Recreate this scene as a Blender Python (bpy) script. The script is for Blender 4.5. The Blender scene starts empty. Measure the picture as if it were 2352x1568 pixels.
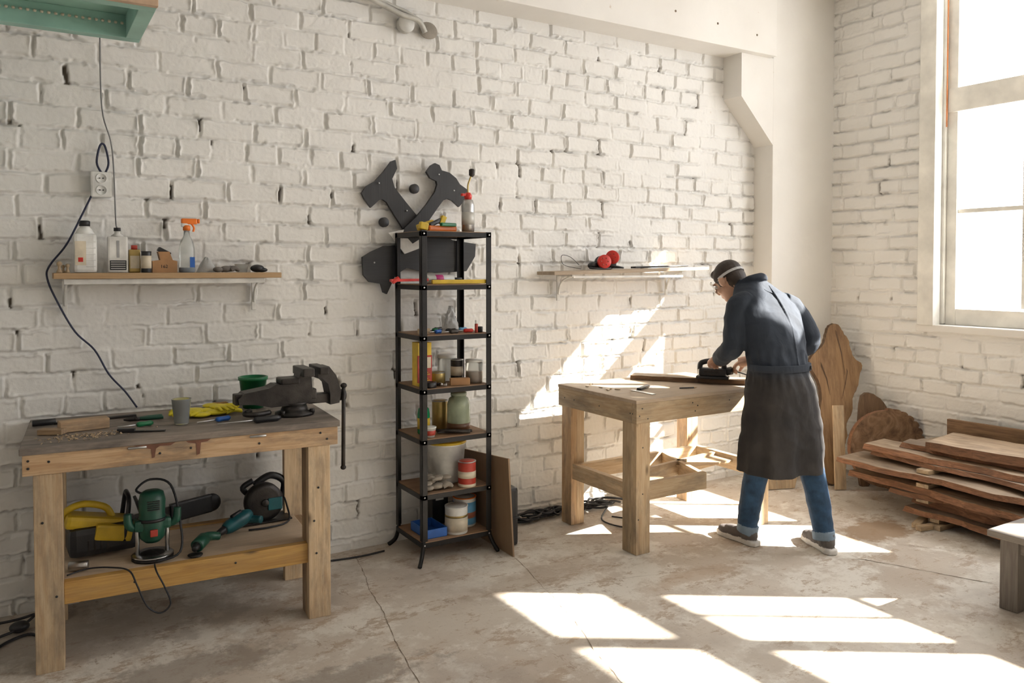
import bpy, bmesh, math, random, numpy as np
from mathutils import Vector, Matrix, Euler, noise as mn
from mathutils.bvhtree import BVHTree
random.seed(7)
sc=bpy.context.scene
V=Vector
# ---------------- camera
psi=math.radians(31.6); f=1830.0; py0=615+f*math.tan(math.radians(1.5))
cam=bpy.data.cameras.new('camera'); co=bpy.data.objects.new('camera',cam); sc.collection.objects.link(co)
co.location=(0,0,1.6); co.rotation_euler=(math.radians(88.5),0,-psi); cam.sensor_width=36; cam.lens=f/2352*36; cam.shift_y=-(784-py0)/2352; cam.clip_start=.02; sc.camera=co

# ---------------- materials
def new(name):
    m=bpy.data.materials.new(name); m.use_nodes=True; return m,m.node_tree.nodes,m.node_tree.links,m.node_tree.nodes['Principled BSDF']
def rgba(c): return (c[0],c[1],c[2],1)
def mixc(N,L,fac,a,b,blend='MIX'):
    x=N.new('ShaderNodeMix'); x.data_type='RGBA'; x.blend_type=blend
    for i,s in ((0,fac),(6,a),(7,b)):
        if isinstance(s,(int,float)): x.inputs[i].default_value=s
        elif isinstance(s,tuple): x.inputs[i].default_value=rgba(s)
        else: L.new(s,x.inputs[i])
    return x.outputs[2]
def tex(N,L,vec,scale,detail=4,kind='Noise',rough=.55,dist=0):
    t=N.new('ShaderNodeTex'+kind); t.inputs['Scale'].default_value=scale
    if kind=='Noise': t.inputs['Detail'].default_value=detail; t.inputs['Roughness'].default_value=rough; t.inputs['Distortion'].default_value=dist
    L.new(vec,t.inputs['Vector']); return t.outputs[0]
def ramp(N,L,fac,stops):
    r=N.new('ShaderNodeValToRGB'); L.new(fac,r.inputs[0]); e=r.color_ramp.elements
    while len(e)<len(stops): e.new(.5)
    for i,(p,c) in enumerate(stops):
        e[i].position=p; e[i].color=rgba(c) if isinstance(c,tuple) else (c,c,c,1)
    return r.outputs[0]
def mapn(N,L,vec,scale,loc=(0,0,0)):
    m=N.new('ShaderNodeMapping'); m.inputs['Scale'].default_value=scale; m.inputs['Location'].default_value=loc; L.new(vec,m.inputs['Vector']); return m.outputs[0]
def math_(N,L,op,a,b=None):
    m=N.new('ShaderNodeMath'); m.operation=op
    for i,s in enumerate((a,b)):
        if s is None: continue
        if isinstance(s,(int,float)): m.inputs[i].default_value=s
        else: L.new(s,m.inputs[i])
    return m.outputs[0]
def bump(N,L,B,h,strength,dist):
    b=N.new('ShaderNodeBump'); b.inputs['Strength'].default_value=strength; b.inputs['Distance'].default_value=dist; L.new(h,b.inputs['Height']); L.new(b.outputs[0],B.inputs['Normal'])
_mc={}
def mat(name,c,rough=.5,metal=0,var=.12,bs=.15,scale=40,trans=0,alpha=1,coat=0):
    if name in _mc: return _mc[name]
    m,N,L,B=new(name); B.inputs['Roughness'].default_value=rough; B.inputs['Metallic'].default_value=metal
    B.inputs['Transmission Weight'].default_value=trans; B.inputs['Alpha'].default_value=alpha; B.inputs['Coat Weight'].default_value=coat
    tc=N.new('ShaderNodeTexCoord').outputs['Object']
    n=tex(N,L,tc,scale*.3,5); d=tuple(x*(1-var*2) for x in c); e=tuple(min(1,x*(1+var)) for x in c)
    L.new(ramp(N,L,n,[(.3,d),(.7,e)]),B.inputs['Base Color'])
    if bs: bump(N,L,B,tex(N,L,tc,scale*4,3),bs,.002)
    _mc[name]=m; return m
def wood(name,light,dark,rough=.65,grain=1.0,dirt=.3,dirtc=(.2,.17,.14),knots=True,lo=.48,hi=.75):
    if name in _mc: return _mc[name]
    m,N,L,B=new(name); B.inputs['Roughness'].default_value=rough
    a=N.new('ShaderNodeAttribute'); a.attribute_name='gc'; gv=a.outputs['Vector']
    r=N.new('ShaderNodeAttribute'); r.attribute_name='gr'
    n1=tex(N,L,mapn(N,L,gv,(1.6,16,16)),2.2*grain,6,dist=1.2)
    n2=tex(N,L,mapn(N,L,gv,(3,90,90)),2,4)
    col=ramp(N,L,n1,[(.25,dark),(.45,tuple(.5*(x+y) for x,y in zip(light,dark))),(.62,light)])
    col=mixc(N,L,.35,col,ramp(N,L,n2,[(.35,dark),(.6,light)]))
    if knots:
        vo=tex(N,L,mapn(N,L,gv,(3.2,9,9)),1.0,kind='Voronoi')
        kf=ramp(N,L,vo,[(.03,1.0),(.13,0.0)]); col=mixc(N,L,kf,col,tuple(x*.35 for x in dark))
    dn=tex(N,L,mapn(N,L,gv,(2,7,7)),1.6,8,rough=.68); df=ramp(N,L,dn,[(lo,0.0),(hi,dirt)])
    col=mixc(N,L,df,col,dirtc)
    br=N.new('ShaderNodeMapRange'); br.inputs[3].default_value=.74; br.inputs[4].default_value=1.15; L.new(r.outputs['Fac'],br.inputs[0])
    hs=N.new('ShaderNodeHueSaturation'); L.new(br.outputs[0],hs.inputs['Value']); L.new(col,hs.inputs['Color'])
    L.new(hs.outputs[0],B.inputs['Base Color']); bump(N,L,B,n2,.3,.002)
    _mc[name]=m; return m

pine=wood('pine_board',(.56,.39,.23),(.36,.21,.10),dirt=.9,dirtc=(.14,.11,.085),lo=.45,hi=.7)
pine2=wood('pale_pine_board',(.62,.48,.31),(.43,.28,.15),dirt=.85,dirtc=(.20,.16,.12),lo=.46,hi=.72)
varn=wood('varnished_board',(.62,.37,.11),(.38,.19,.05),rough=.45,dirt=.3)
dirty=wood('dirty_plywood_top',(.30,.25,.21),(.15,.125,.10),rough=.6,dirt=.9,dirtc=(.06,.05,.045),knots=False,lo=.44,hi=.72)
plyp=wood('pale_plywood',(.58,.46,.34),(.45,.34,.23),dirt=.6,dirtc=(.28,.22,.16),knots=False)
shelfw=wood('shelf_oak',(.55,.37,.20),(.40,.24,.11),dirt=.1,knots=False)
rackw=wood('rack_shelf_wood',(.36,.22,.12),(.2,.11,.06),dirt=.5,knots=False)
slabw=wood('oak_slab_wood',(.50,.31,.155),(.26,.135,.06),grain=.8,dirt=.75,dirtc=(.15,.075,.035),lo=.45,hi=.7)
bark=wood('bark',(.20,.12,.07),(.06,.035,.02),rough=.9,dirt=.5,knots=False)
rbark=wood('red_bark_edge',(.28,.135,.07),(.09,.045,.026),rough=.9,grain=2,dirt=.7,dirtc=(.05,.03,.02),knots=False)
lumber=wood('rough_lumber',(.50,.39,.28),(.30,.20,.125),dirt=.85,dirtc=(.17,.12,.08),lo=.43,hi=.68)
lumber2=wood('weathered_lumber',(.35,.275,.21),(.21,.14,.09),dirt=.85,dirtc=(.11,.075,.05),lo=.43,hi=.68)
hardb=wood('hardboard',(.30,.20,.12),(.25,.16,.09),dirt=.2,knots=False)
sidew=wood('sign_black_wood',(.030,.030,.032),(.018,.018,.020),rough=.5,dirt=.2,dirtc=(.05,.045,.04),knots=False)
steel=mat('black_steel',(.022,.021,.021),.4,.6,bs=.2)
iron=mat('old_iron',(.05,.045,.042),.45,.7,bs=.4,var=.3)
chrome=mat('steel_bright',(.5,.5,.5),.3,1)
whitem=mat('white_enamel',(.75,.74,.7),.4)
whitep=mat('white_plastic',(.78,.78,.75),.35,bs=0)
black=mat('black_plastic',(.018,.018,.02),.4)
blackr=mat('black_rubber_cable',(.015,.015,.018),.55)
navyc=mat('blue_cable',(.02,.025,.06),.5)
yellow=mat('yellow_plastic',(.66,.45,.03),.4)
ylw2=mat('yellow_rubber',(.85,.72,.03),.5)
red=mat('red_plastic',(.62,.03,.02),.35)
orange=mat('orange_plastic',(.85,.2,.02),.35)
green=mat('green_plastic',(.01,.16,.06),.35)
teal=mat('teal_plastic',(.01,.10,.12),.4)
bgreen=mat('dark_green_plastic',(.012,.08,.05),.4)
blue=mat('blue_plastic',(.02,.12,.45),.4)
bluel=mat('light_blue_print',(.15,.42,.7),.4)
gold=mat('brass_tin',(.45,.33,.12),.35,.6)
brown=mat('brown_wood_block',(.36,.19,.08),.5)
greyc=mat('grey_cloth',(.2,.18,.16),.9,bs=.5)
glovec=mat('work_glove',(.32,.28,.23),.9,bs=.6)
cardb=mat('cardboard_print',(.75,.52,.06),.6)
redp=mat('red_print',(.45,.05,.03),.5)
creamp=mat('cream_print',(.7,.62,.48),.5)
clear=mat('clear_plastic',(.85,.88,.86),.25,trans=.8,bs=.1)
bagm=mat('plastic_bag',(.8,.82,.82),.3,trans=.5,bs=.6)
gglass=mat('greenish_glass',(.42,.48,.34),.2,trans=.35)
mint=mat('mint_paint',(.36,.60,.52),.55,scale=12)
tan=mat('tan_wood_trim',(.62,.44,.3),.55)
grimg=mat('galvanised_pipe',(.55,.54,.5),.5,.3)
whitepaint=mat('window_white_paint',(.80,.78,.72),.5,scale=15)

# ---------------- mesh builder
class MB:
    def __init__(s,name):
        s.name=name; s.bm=bmesh.new(); s.gc=s.bm.verts.layers.float_vector.new('gc'); s.gr=s.bm.verts.layers.float.new('gr'); s.mats=[]
    def mi(s,m):
        if m not in s.mats: s.mats.append(m)
        return s.mats.index(m)
    def add(s,vs,fs,m,M=None,smooth=False,axis=None):
        M=M or Matrix(); k=s.mi(m); ext=[max(v[i] for v in vs)-min(v[i] for v in vs) for i in range(3)]
        ax=axis if axis is not None else ext.index(max(ext)); off=V((random.uniform(0,20),random.uniform(0,20),random.uniform(0,20))); g=random.random()
        bv=[]
        for v in vs:
            b=s.bm.verts.new(M@V(v)); l=(v[ax],v[(ax+1)%3],v[(ax+2)%3]); b[s.gc]=V(l)+off; b[s.gr]=g; bv.append(b)
        for q in fs:
            try: fc=s.bm.faces.new([bv[i] for i in q])
            except ValueError: continue
            fc.material_index=k; fc.smooth=smooth
        return bv
    def box(s,c,size,m,rot=(0,0,0),bev=.003,M=None,axis=None):
        t=bmesh.new(); bmesh.ops.create_cube(t,size=1)
        for v in t.verts: v.co=V([v.co[i]*size[i] for i in range(3)])
        b=min(bev,min(size)*.3)
        if b>0: bmesh.ops.bevel(t,geom=list(t.edges),offset=b,segments=2,affect='EDGES',profile=.6)
        t.verts.index_update(); vs=[tuple(v.co) for v in t.verts]; fs=[[v.index for v in q.verts] for q in t.faces]; t.free()
        X=Matrix.Translation(V(c))@Euler(rot).to_matrix().to_4x4()
        if M: X=M@X
        s.add(vs,fs,m,X,axis=axis)
    def bx(s,a,b,m,bev=.003,M=None,axis=None):
        s.box([(a[i]+b[i])/2 for i in range(3)],[abs(b[i]-a[i]) for i in range(3)],m,bev=bev,M=M,axis=axis)
    def lathe(s,o,prof,m,seg=28,M=None,sx=1,sy=1,ax='z'):
        vs=[];fs=[]
        for r,z in prof:
            for i in range(seg):
                a=2*math.pi*i/seg; vs.append((r*math.cos(a)*sx,r*math.sin(a)*sy,z))
        n=len(prof)
        for j in range(n-1):
            for i in range(seg):
                k=(i+1)%seg; fs.append([j*seg+i,j*seg+k,(j+1)*seg+k,(j+1)*seg+i])
        fs.append([i for i in range(seg)][::-1]); fs.append([(n-1)*seg+i for i in range(seg)])
        X=Matrix.Translation(V(o))
        if ax=='x': X=X@Matrix.Rotation(math.pi/2,4,'Y')
        if ax=='y': X=X@Matrix.Rotation(-math.pi/2,4,'X')
        if M: X=M@X
        s.add(vs,fs,m,X,smooth=True,axis=2)
    def cyl(s,p1,p2,r,m,r2=None,seg=20,M=None):
        p1=V(p1);p2=V(p2); d=p2-p1; r2=r if r2 is None else r2; q=d.to_track_quat('Z','Y').to_matrix().to_4x4()
        X=Matrix.Translation(p1)@q
        if M: X=M@X
        l=d.length; e=min(.0015,l*.2,r*.3)
        s.lathe((0,0,0),[(max(r-e,.0001),0),(r,e),(r2,l-e),(max(r2-e,.0001),l)],m,seg,X)
    def beam(s,p1,p2,w,h,m,bev=.002,up=(0,0,1),M=None):
        p1=V(p1);p2=V(p2); d=p2-p1; x=d.normalized(); u=V(up); y=u.cross(x).normalized(); z=x.cross(y)
        X=Matrix((x,y,z)).transposed().to_4x4(); X.translation=(p1+p2)/2
        if M: X=M@X
        s.box((0,0,0),(d.length,w,h),m,bev=bev,M=X,axis=0)
    def ell(s,c,r,m,rot=(0,0,0),M=None,seg=20):
        n=12; prof=[(max(math.sin(math.pi*i/n),.001),-math.cos(math.pi*i/n)) for i in range(n+1)]
        X=Matrix.Translation(V(c))@Euler(rot).to_matrix().to_4x4()@Matrix.Diagonal((r[0],r[1],r[2],1))
        if M: X=M@X
        s.lathe((0,0,0),prof,m,seg,X)
    def poly(s,pts,th,M,m,mside=None,axis=None,bev=0):
        n=len(pts); vs=[(x,y,0) for x,y in pts]+[(x,y,th) for x,y in pts]
        s.add(vs,[list(range(n))[::-1],[n+i for i in range(n)]],m,M,axis=axis)
        s.add(vs,[[i,(i+1)%n,n+(i+1)%n,n+i] for i in range(n)],mside or m,M,axis=axis)
    def tube(s,path,r,m,seg=10,n=6,M=None,sy=1.0,smoothp=True):
        P=[V(p) for p in path]; R=r if isinstance(r,(list,tuple)) else [r]*len(P)
        pts=[];rs=[]
        if smoothp and len(P)>2:
            for i in range(len(P)-1):
                a=P[max(i-1,0)];b=P[i];c=P[i+1];d=P[min(i+2,len(P)-1)]
                for k in range(n):
                    t=k/n; pts.append(.5*((2*b)+(c-a)*t+(2*a-5*b+4*c-d)*t*t+(3*b-a-3*c+d)*t**3)); rs.append(R[i]*(1-t)+R[i+1]*t)
            pts.append(P[-1]); rs.append(R[-1])
        else: pts=P; rs=list(R)
        T=[(pts[min(i+1,len(pts)-1)]-pts[max(i-1,0)]).normalized() for i in range(len(pts))]
        u=T[0].orthogonal().normalized(); vs=[];fs=[]
        for i,(p,t) in enumerate(zip(pts,T)):
            u=(u-t*u.dot(t)).normalized(); w=t.cross(u)
            for k in range(seg):
                a=2*math.pi*k/seg; vs.append(tuple(p+(u*math.cos(a)+w*math.sin(a)*sy)*rs[i]))
        for j in range(len(pts)-1):
            for k in range(seg):
                q=(k+1)%seg; fs.append([j*seg+k,j*seg+q,(j+1)*seg+q,(j+1)*seg+k])
        fs.append(list(range(seg))[::-1]); fs.append([(len(pts)-1)*seg+k for k in range(seg)])
        s.add(vs,fs,m,M,smooth=True)
    def grid(s,fn,nu,nv,m,M=None):
        vs=[tuple(fn(i/(nu-1),j/(nv-1))) for j in range(nv) for i in range(nu)]
        s.add(vs,[[j*nu+i,j*nu+i+1,(j+1)*nu+i+1,(j+1)*nu+i] for j in range(nv-1) for i in range(nu-1)],m,M,smooth=True)
    def done(s,loc=(0,0,0),rotz=0,parent=None,recalc=True):
        if recalc: bmesh.ops.recalc_face_normals(s.bm,faces=list(s.bm.faces))
        me=bpy.data.meshes.new(s.name); s.bm.to_mesh(me); s.bm.free()
        for m in s.mats: me.materials.append(m)
        o=bpy.data.objects.new(s.name,me); sc.collection.objects.link(o); o.location=loc; o.rotation_euler=(0,0,rotz)
        if parent: o.parent=parent
        return o

# ---------------- brick heightfield walls
def vnoise(x,y,s,seed):
    r=np.random.default_rng(seed).random((256,256)); x=x*s; y=y*s
    xi=np.floor(x).astype(int); yi=np.floor(y).astype(int); fx=x-xi; fy=y-yi
    fx=fx*fx*(3-2*fx); fy=fy*fy*(3-2*fy); a=r[xi%256,yi%256];b=r[(xi+1)%256,yi%256];c=r[xi%256,(yi+1)%256];d=r[(xi+1)%256,(yi+1)%256]
    return (a*(1-fx)+b*fx)*(1-fy)+(c*(1-fx)+d*fx)*fy-.5
def smooth(a,b,x):
    t=np.clip((x-a)/(b-a),0,1); return t*t*(3-2*t)
BL,BH=.272,.1045
def brick_height(u,v,seed):
    du=vnoise(u,v,9,seed)*.009+vnoise(u,v,45,seed+1)*.010+vnoise(u,v,2,seed+9)*.012
    dv=vnoise(u,v,6,seed+2)*.009+vnoise(u,v,50,seed+3)*.011+vnoise(u,v,1.5,seed+8)*.012
    uu=u+du; vv=v+dv
    row=np.floor(vv/BH).astype(int)
    rr=np.random.default_rng(seed+5).random(4096)
    off=np.where(row%2==0,0,.5)+(rr[row%4096]-.5)*.3
    bl=np.where(row%6==2,BL*.62,BL)
    cu=uu/bl+off; ci=np.floor(cu).astype(int); fu=(cu-ci)*bl; fv=vv-row*BH
    du_=np.minimum(fu,bl-fu); dv_=np.minimum(fv,BH-fv); de=np.minimum(du_,dv_)
    cell=rr[(row*57+ci*131)%4096]; cell2=rr[(row*91+ci*17+5)%4096]; cell3=rr[(row*13+ci*77+9)%4096]
    jw=.0050+.004*cell2
    face=smooth(jw-.003,jw+.004,de)
    h=-.016*(1-face)+((cell-.5)*.008+(cell3-.5)*.05*(fv-BH/2))*face
    ridge=np.exp(-((de-jw-.006)/.0045)**2)*np.clip(vnoise(u,v,11,seed+6)*2.8+.25,0,1)*.010
    h+=ridge
    h+=vnoise(u,v,14,seed+7)*.0022+vnoise(u,v,75,seed+10)*.0028*(1.7-face)
    h+=np.clip(vnoise(u,v,7,seed+11)*3+.3,0,1)*(1-face)*.013
    hole=(1-smooth(jw*.6,jw*1.1,de))*smooth(.34,.40,vnoise(u,v,8,seed+12)+vnoise(u,v,22,seed+13)*.4)*np.where(du_<jw*1.5,1,.25)
    h-=hole*.02
    return h,hole
def brick_wall(name,L_,H,place,holes=(),res=.008,seed=1,mat=None):
    nu=int(L_/res)+1; nv=int(H/res)+1
    u,v=np.meshgrid(np.linspace(0,L_,nu),np.linspace(0,H,nv))
    h,hole=brick_height(u+20,v+20,seed)
    c=place(u,v,h).reshape(-1,3)
    idx=np.arange(nu*nv).reshape(nv,nu)
    q=np.stack([idx[:-1,:-1],idx[:-1,1:],idx[1:,1:],idx[1:,:-1]],-1).reshape(-1,4)
    uc=(u[:-1,:-1]+u[1:,1:]).reshape(-1)/2; vc=(v[:-1,:-1]+v[1:,1:]).reshape(-1)/2
    keep=np.ones(len(q),bool)
    for a,b,c2,d in holes: keep&=~((uc>a)&(uc<b)&(vc>c2)&(vc<d))
    q=q[keep]
    me=bpy.data.meshes.new(name); me.vertices.add(len(c)); me.vertices.foreach_set('co',c.astype(np.float32).ravel())
    me.loops.add(len(q)*4); me.loops.foreach_set('vertex_index',q.ravel().astype(np.int32))
    me.polygons.add(len(q)); me.polygons.foreach_set('loop_start',np.arange(0,len(q)*4,4,dtype=np.int32)); me.polygons.foreach_set('loop_total',np.full(len(q),4,np.int32))
    me.update(calc_edges=True); me.polygons.foreach_set('use_smooth',np.ones(len(q),bool))
    at=me.attributes.new('cavity','FLOAT','POINT'); at.data.foreach_set('value',hole.ravel().astype(np.float32))
    o=bpy.data.objects.new(name,me); sc.collection.objects.link(o); me.materials.append(mat); return o
m,N,L,B=new('painted_brick'); B.inputs['Roughness'].default_value=.55
at=N.new('ShaderNodeAttribute'); at.attribute_name='cavity'; tc=N.new('ShaderNodeTexCoord').outputs['Object']
n1=tex(N,L,tc,1.3,6); base=ramp(N,L,n1,[(.3,(.75,.735,.70)),(.65,(.83,.82,.79))])
n2=tex(N,L,tc,14,6,rough=.7); base=mixc(N,L,ramp(N,L,n2,[(.67,0.0),(.74,.35)]),base,(.55,.45,.34))
L.new(mixc(N,L,at.outputs['Fac'],base,(.16,.13,.10)),B.inputs['Base Color'])
bump(N,L,B,tex(N,L,tc,70,6,rough=.6),.4,.004); brickm=m
brick_wall('wall_back',6.3,3.75,lambda u,v,h: np.stack([u-1.4,4.3-h,v],-1),seed=1,mat=brickm,res=.006)
W=[(1.46,3.32),(-.49,1.07),(-2.7,-1.14)]; WT=3.64  # last opening is an unseen window, added to lighten the room
brick_wall('wall_right',8.3,3.75,lambda u,v,h: np.stack([5.56-h,4.3-u,v],-1),holes=[(4.3-b,4.3-a,1.18,WT) for a,b in W],seed=50,mat=brickm,res=.008)
# plaster
m,N,L,B=new('white_plaster'); B.inputs['Roughness'].default_value=.6; tc=N.new('ShaderNodeTexCoord').outputs['Object']
c=ramp(N,L,tex(N,L,tc,1.5,6),[(.3,(.75,.725,.68)),(.7,(.83,.81,.77))]); c=mixc(N,L,ramp(N,L,tex(N,L,tc,9,3,rough=.7),[(.73,0.0),(.77,.5)]),c,(.5,.38,.26))
L.new(c,B.inputs['Base Color']); bump(N,L,B,tex(N,L,tc,12,7),.2,.01); plaster=m
# concrete floor
m,N,L,B=new('worn_dusty_concrete'); tc=N.new('ShaderNodeTexCoord').outputs['Object']
big=tex(N,L,tc,.7,10,rough=.62); c=ramp(N,L,big,[(.32,(.43,.36,.29)),(.5,(.53,.47,.40)),(.68,(.62,.57,.50))])
st=tex(N,L,mapn(N,L,tc,(1,1,1),(7,3,0)),1.9,12,rough=.76); c=mixc(N,L,ramp(N,L,st,[(.485,0.0),(.55,.8)]),c,(.70,.665,.60))
fl=tex(N,L,mapn(N,L,tc,(1.8,3.2,1),(2,9,0)),2.2,13,rough=.80); c=mixc(N,L,ramp(N,L,fl,[(.545,0.0),(.57,.75)]),c,(.38,.29,.21))
fl2=tex(N,L,mapn(N,L,tc,(3,1.6,1),(12,1,0)),2.6,13,rough=.82); c=mixc(N,L,ramp(N,L,fl2,[(.585,0.0),(.61,.7)]),c,(.31,.23,.165))
sp=tex(N,L,tc,45,5,rough=.75); c=mixc(N,L,ramp(N,L,sp,[(.58,0.0),(.68,.5)]),c,(.30,.24,.18))
dk=tex(N,L,mapn(N,L,tc,(1,1,1),(1.7,5.2,0)),.8,9,rough=.66); c=mixc(N,L,ramp(N,L,dk,[(.53,0.0),(.66,.55)]),c,(.33,.28,.24))
sxy=N.new('ShaderNodeSeparateXYZ'); L.new(tc,sxy.inputs[0]); wob=tex(N,L,tc,7,8,rough=.7)
for (x_,y_,rx_,ry_,cc,k_) in ((4.42,2.95,.32,.20,(.28,.185,.11),.85),(1.0,2.95,.46,.14,(.25,.21,.175),.7),(.55,3.35,.4,.14,(.25,.21,.175),.65),(2.6,2.2,.2,.1,(.38,.32,.26),.4),(3.0,3.0,.35,.08,(.42,.32,.23),.6),(2.2,3.4,.35,.12,(.36,.29,.22),.5),(.3,3.9,.7,.3,(.28,.24,.20),.5)):
    dx=math_(N,L,'MULTIPLY',math_(N,L,'SUBTRACT',sxy.outputs[0],x_),1/rx_); dy=math_(N,L,'MULTIPLY',math_(N,L,'SUBTRACT',sxy.outputs[1],y_),1/ry_)
    d=math_(N,L,'SQRT',math_(N,L,'ADD',math_(N,L,'MULTIPLY',dx,dx),math_(N,L,'MULTIPLY',dy,dy))); d=math_(N,L,'ADD',d,math_(N,L,'MULTIPLY',math_(N,L,'SUBTRACT',wob,.5),2.8))
    c=mixc(N,L,ramp(N,L,math_(N,L,'MULTIPLY',d,.5),[(.34,k_),(.52,0.0)]),c,cc)
L.new(c,B.inputs['Base Color']); L.new(ramp(N,L,st,[(.4,.62),(.6,.78)]),B.inputs['Roughness']); B.inputs['Specular IOR Level'].default_value=.35
h=mixc(N,L,.5,fl2,fl); bump(N,L,B,h,.4,.008); floorm=m
crackm=mat('crack_dark',(.20,.15,.11),.9)

b=MB('floor'); b.bx((-3,-4,-.1),(5.9,4.5,0),floorm,bev=0)
def crack(p,q,w=.004,seed=0):
    random.seed(seed); p=V(p);q=V(q); n=int((q-p).length/.03); d=(q-p).normalized(); s=V((-d.y,d.x)); L_=[];R_=[]
    off=0
    for i in range(n+1):
        off=off*.93+random.uniform(-.005,.005); c=p.lerp(q,i/n)+s*off; ww=w*random.uniform(.1,1.2)
        L_.append((c.x+s.x*ww/2,c.y+s.y*ww/2,.0012)); R_.append((c.x-s.x*ww/2,c.y-s.y*ww/2,.0012))
    b.add(L_+R_,[[i,n+1+i,n+2+i,i+1] for i in range(n)],crackm)
crack((1.56,4.2),(.95,1.2),.004,1); crack((2.42,4.2),(1.75,1.5),.003,2); crack((3.15,4.1),(5.3,1.5),.003,3)
crack((3.9,2.7),(4.9,.6),.007,5); crack((2.1,3.3),(3.2,3.0),.002,6)
b.done(recalc=False)
b=MB('column'); b.bx((4.85,4.12,0),(5.6,4.45,3.75),plaster,bev=.006)
b.poly([(4.51,3.18),(4.51,2.86),(4.86,2.52),(4.9,2.52),(4.9,3.18)],.32,Matrix(((1,0,0,0),(0,0,1,4.122),(0,1,0,0),(0,0,0,1))),plaster); b.done()
b=MB('ceiling_beam'); b.bx((-3,4.06,3.175),(4.82,4.45,3.75),plaster,bev=.006)
for i in range(5): b.cyl((3.0+i*.4,4.062,3.38-.02*i),(3.0+i*.4,4.057,3.38-.02*i),.008,crackm)
b.done()
b=MB('ceiling'); b.bx((-3,-4,3.75),(5.9,4.5,3.85),plaster); b.done()
b=MB('wall_left'); b.bx((-3.1,-4,0),(-3,4.5,3.85),plaster); b.bx((-3,4.3,0),(-1.4,4.45,3.75),plaster); b.done()
b=MB('wall_front'); b.bx((-3.1,-4.1,0),(5.9,-4,3.85),plaster); b.done()
# windows
orangef=mat('orange_foam',(.8,.3,.12),.8,bs=.8)
for i,(a,c) in enumerate(W):
    b=MB('window_%d'%(i+1)); wp=whitepaint
    b.bx((5.51,c-.07,1.19),(5.60,c+.05,WT+.05),wp,bev=.006); b.bx((5.51,a-.05,1.19),(5.60,a+.07,WT+.05),wp,bev=.006); b.bx((5.515,a+.07,WT-.03),(5.598,c-.07,WT+.045),wp)
    b.bx((5.601,c-.09,1.20),(5.80,c+.02,WT+.02),wp); b.bx((5.601,a-.02,1.20),(5.80,a+.09,WT+.02),wp); b.bx((5.602,a+.09,WT-.02),(5.79,c-.09,WT+.03),wp)
    b.bx((5.525,a-.07,1.14),(5.81,c+.07,1.195),plaster,bev=.01)
    y0,y1=a+.091,c-.091
    b.bx((5.63,y1-.07,1.196),(5.70,y1,WT-.02),wp); b.bx((5.63,y0,1.196),(5.70,y0+.07,WT-.02),wp)
    b.bx((5.632,y0+.07,1.197),(5.698,y1-.07,1.31),wp); b.bx((5.62,y0+.001,2.70),(5.71,y1-.001,2.87),wp,bev=.008); b.bx((5.632,y0+.07,WT-.09),(5.698,y1-.07,WT-.02),wp)
    ym=(y0+y1)/2; hw=.05 if i else .035
    if i==0: ym=2.26
    b.bx((5.634,ym-hw,1.31),(5.696,ym+hw,2.70),wp); b.bx((5.634,ym-hw,2.87),(5.696,ym+hw,WT-.09),wp)
    b.bx((5.65,y0+.07,1.985),(5.69,ym-hw,2.015),wp); b.bx((5.65,ym+hw,1.985),(5.69,y1-.07,2.015),wp)
    yy=2.72 if i==0 else (ym+y1)/2
    b.box((5.664,yy,1.655),(.03,.024,.66),wp); b.box((5.664,yy,2.355),(.03,.024,.68),wp)
    b.bx((5.606,c-.098,2.6),(5.614,c-.0905,3.5),orangef)
    b.bx((5.82,a-.35,3.59),(6.04,c+.35,4.0),plaster); b.bx((5.82,a-.3,0.0),(6.04,a-.04,3.58),plaster); b.bx((5.82,a-.3,0),(6.04,c+.36,1.12),plaster)
    b.done()
    l=bpy.data.lights.new('window_skylight','AREA'); l.shape='RECTANGLE'; l.size=2.5; l.size_y=c-a; l.cycles.is_portal=True
    lo=bpy.data.objects.new('window_skylight',l); sc.collection.objects.link(lo); lo.location=(5.815,(a+c)/2,2.4); lo.rotation_euler=(0,math.radians(90),0)

# ---------------- LEFT WORKBENCH (local: x along front, y back)
b=MB('workbench_with_lower_shelf')
b.bx((0,0,.872),(1.26,.68,.9),dirty,bev=.004)
b.bx((.01,.005,.79),(1.25,.045,.873),pine); b.bx((.01,.63,.79),(1.25,.67,.873),pine); b.bx((.01,.045,.79),(.05,.63,.873),pine); b.bx((1.21,.045,.79),(1.25,.63,.873),pine)
for x in (.045,1.115):
    b.bx((x,.01,0),(x+.1,.055,.79),pine2); b.bx((x+(.0 if x>1 else .055),.055,0),(x+(.045 if x>1 else .1),.14,.79),pine)
    b.bx((x,.52,0),(x+.1,.565,.79),pine2); b.bx((x+.02,.565,0),(x+.065,.64,.79),pine)
b.bx((.145,.03,.255),(1.115,.07,.345),varn); b.bx((.1,.55,.255),(1.16,.59,.345),varn)
b.bx((.06,.14,.26),(.1,.56,.33),pine); b.bx((1.16,.14,.26),(1.2,.56,.33),pine)
b.bx((.1,.07,.318),(1.16,.60,.336),plyp)
for x,z in ((.03,.82),(.1,.84),(.03,.85),(.5,.83),(.62,.84),(.9,.83),(1.2,.82),(1.17,.85),(.075,.6),(.12,.3),(1.15,.3),(1.16,.6),(1.14,.45),(.4,.3),(.8,.31)):
    b.cyl((x,.004 if z>.79 else (.009 if x<.15 or x>1.11 else .029),z),(x,.002 if z>.79 else (.007 if x<.15 or x>1.11 else .027),z),.005,black,seg=10)
for x in (.38,.86): b.cyl((x,.0052,.862),(x+.07,.0052,.862),.006,chrome,seg=8)
drip=mat('dried_red_stain',(.20,.085,.05),.6,var=.25)
def blob(x0_,z0_,pts): b.poly([(x0_+p,z0_+q) for p,q in pts],.0012,Matrix(((1,0,0,0),(0,0,-1,.0048),(0,1,0,0),(0,0,0,1))),drip)
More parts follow.
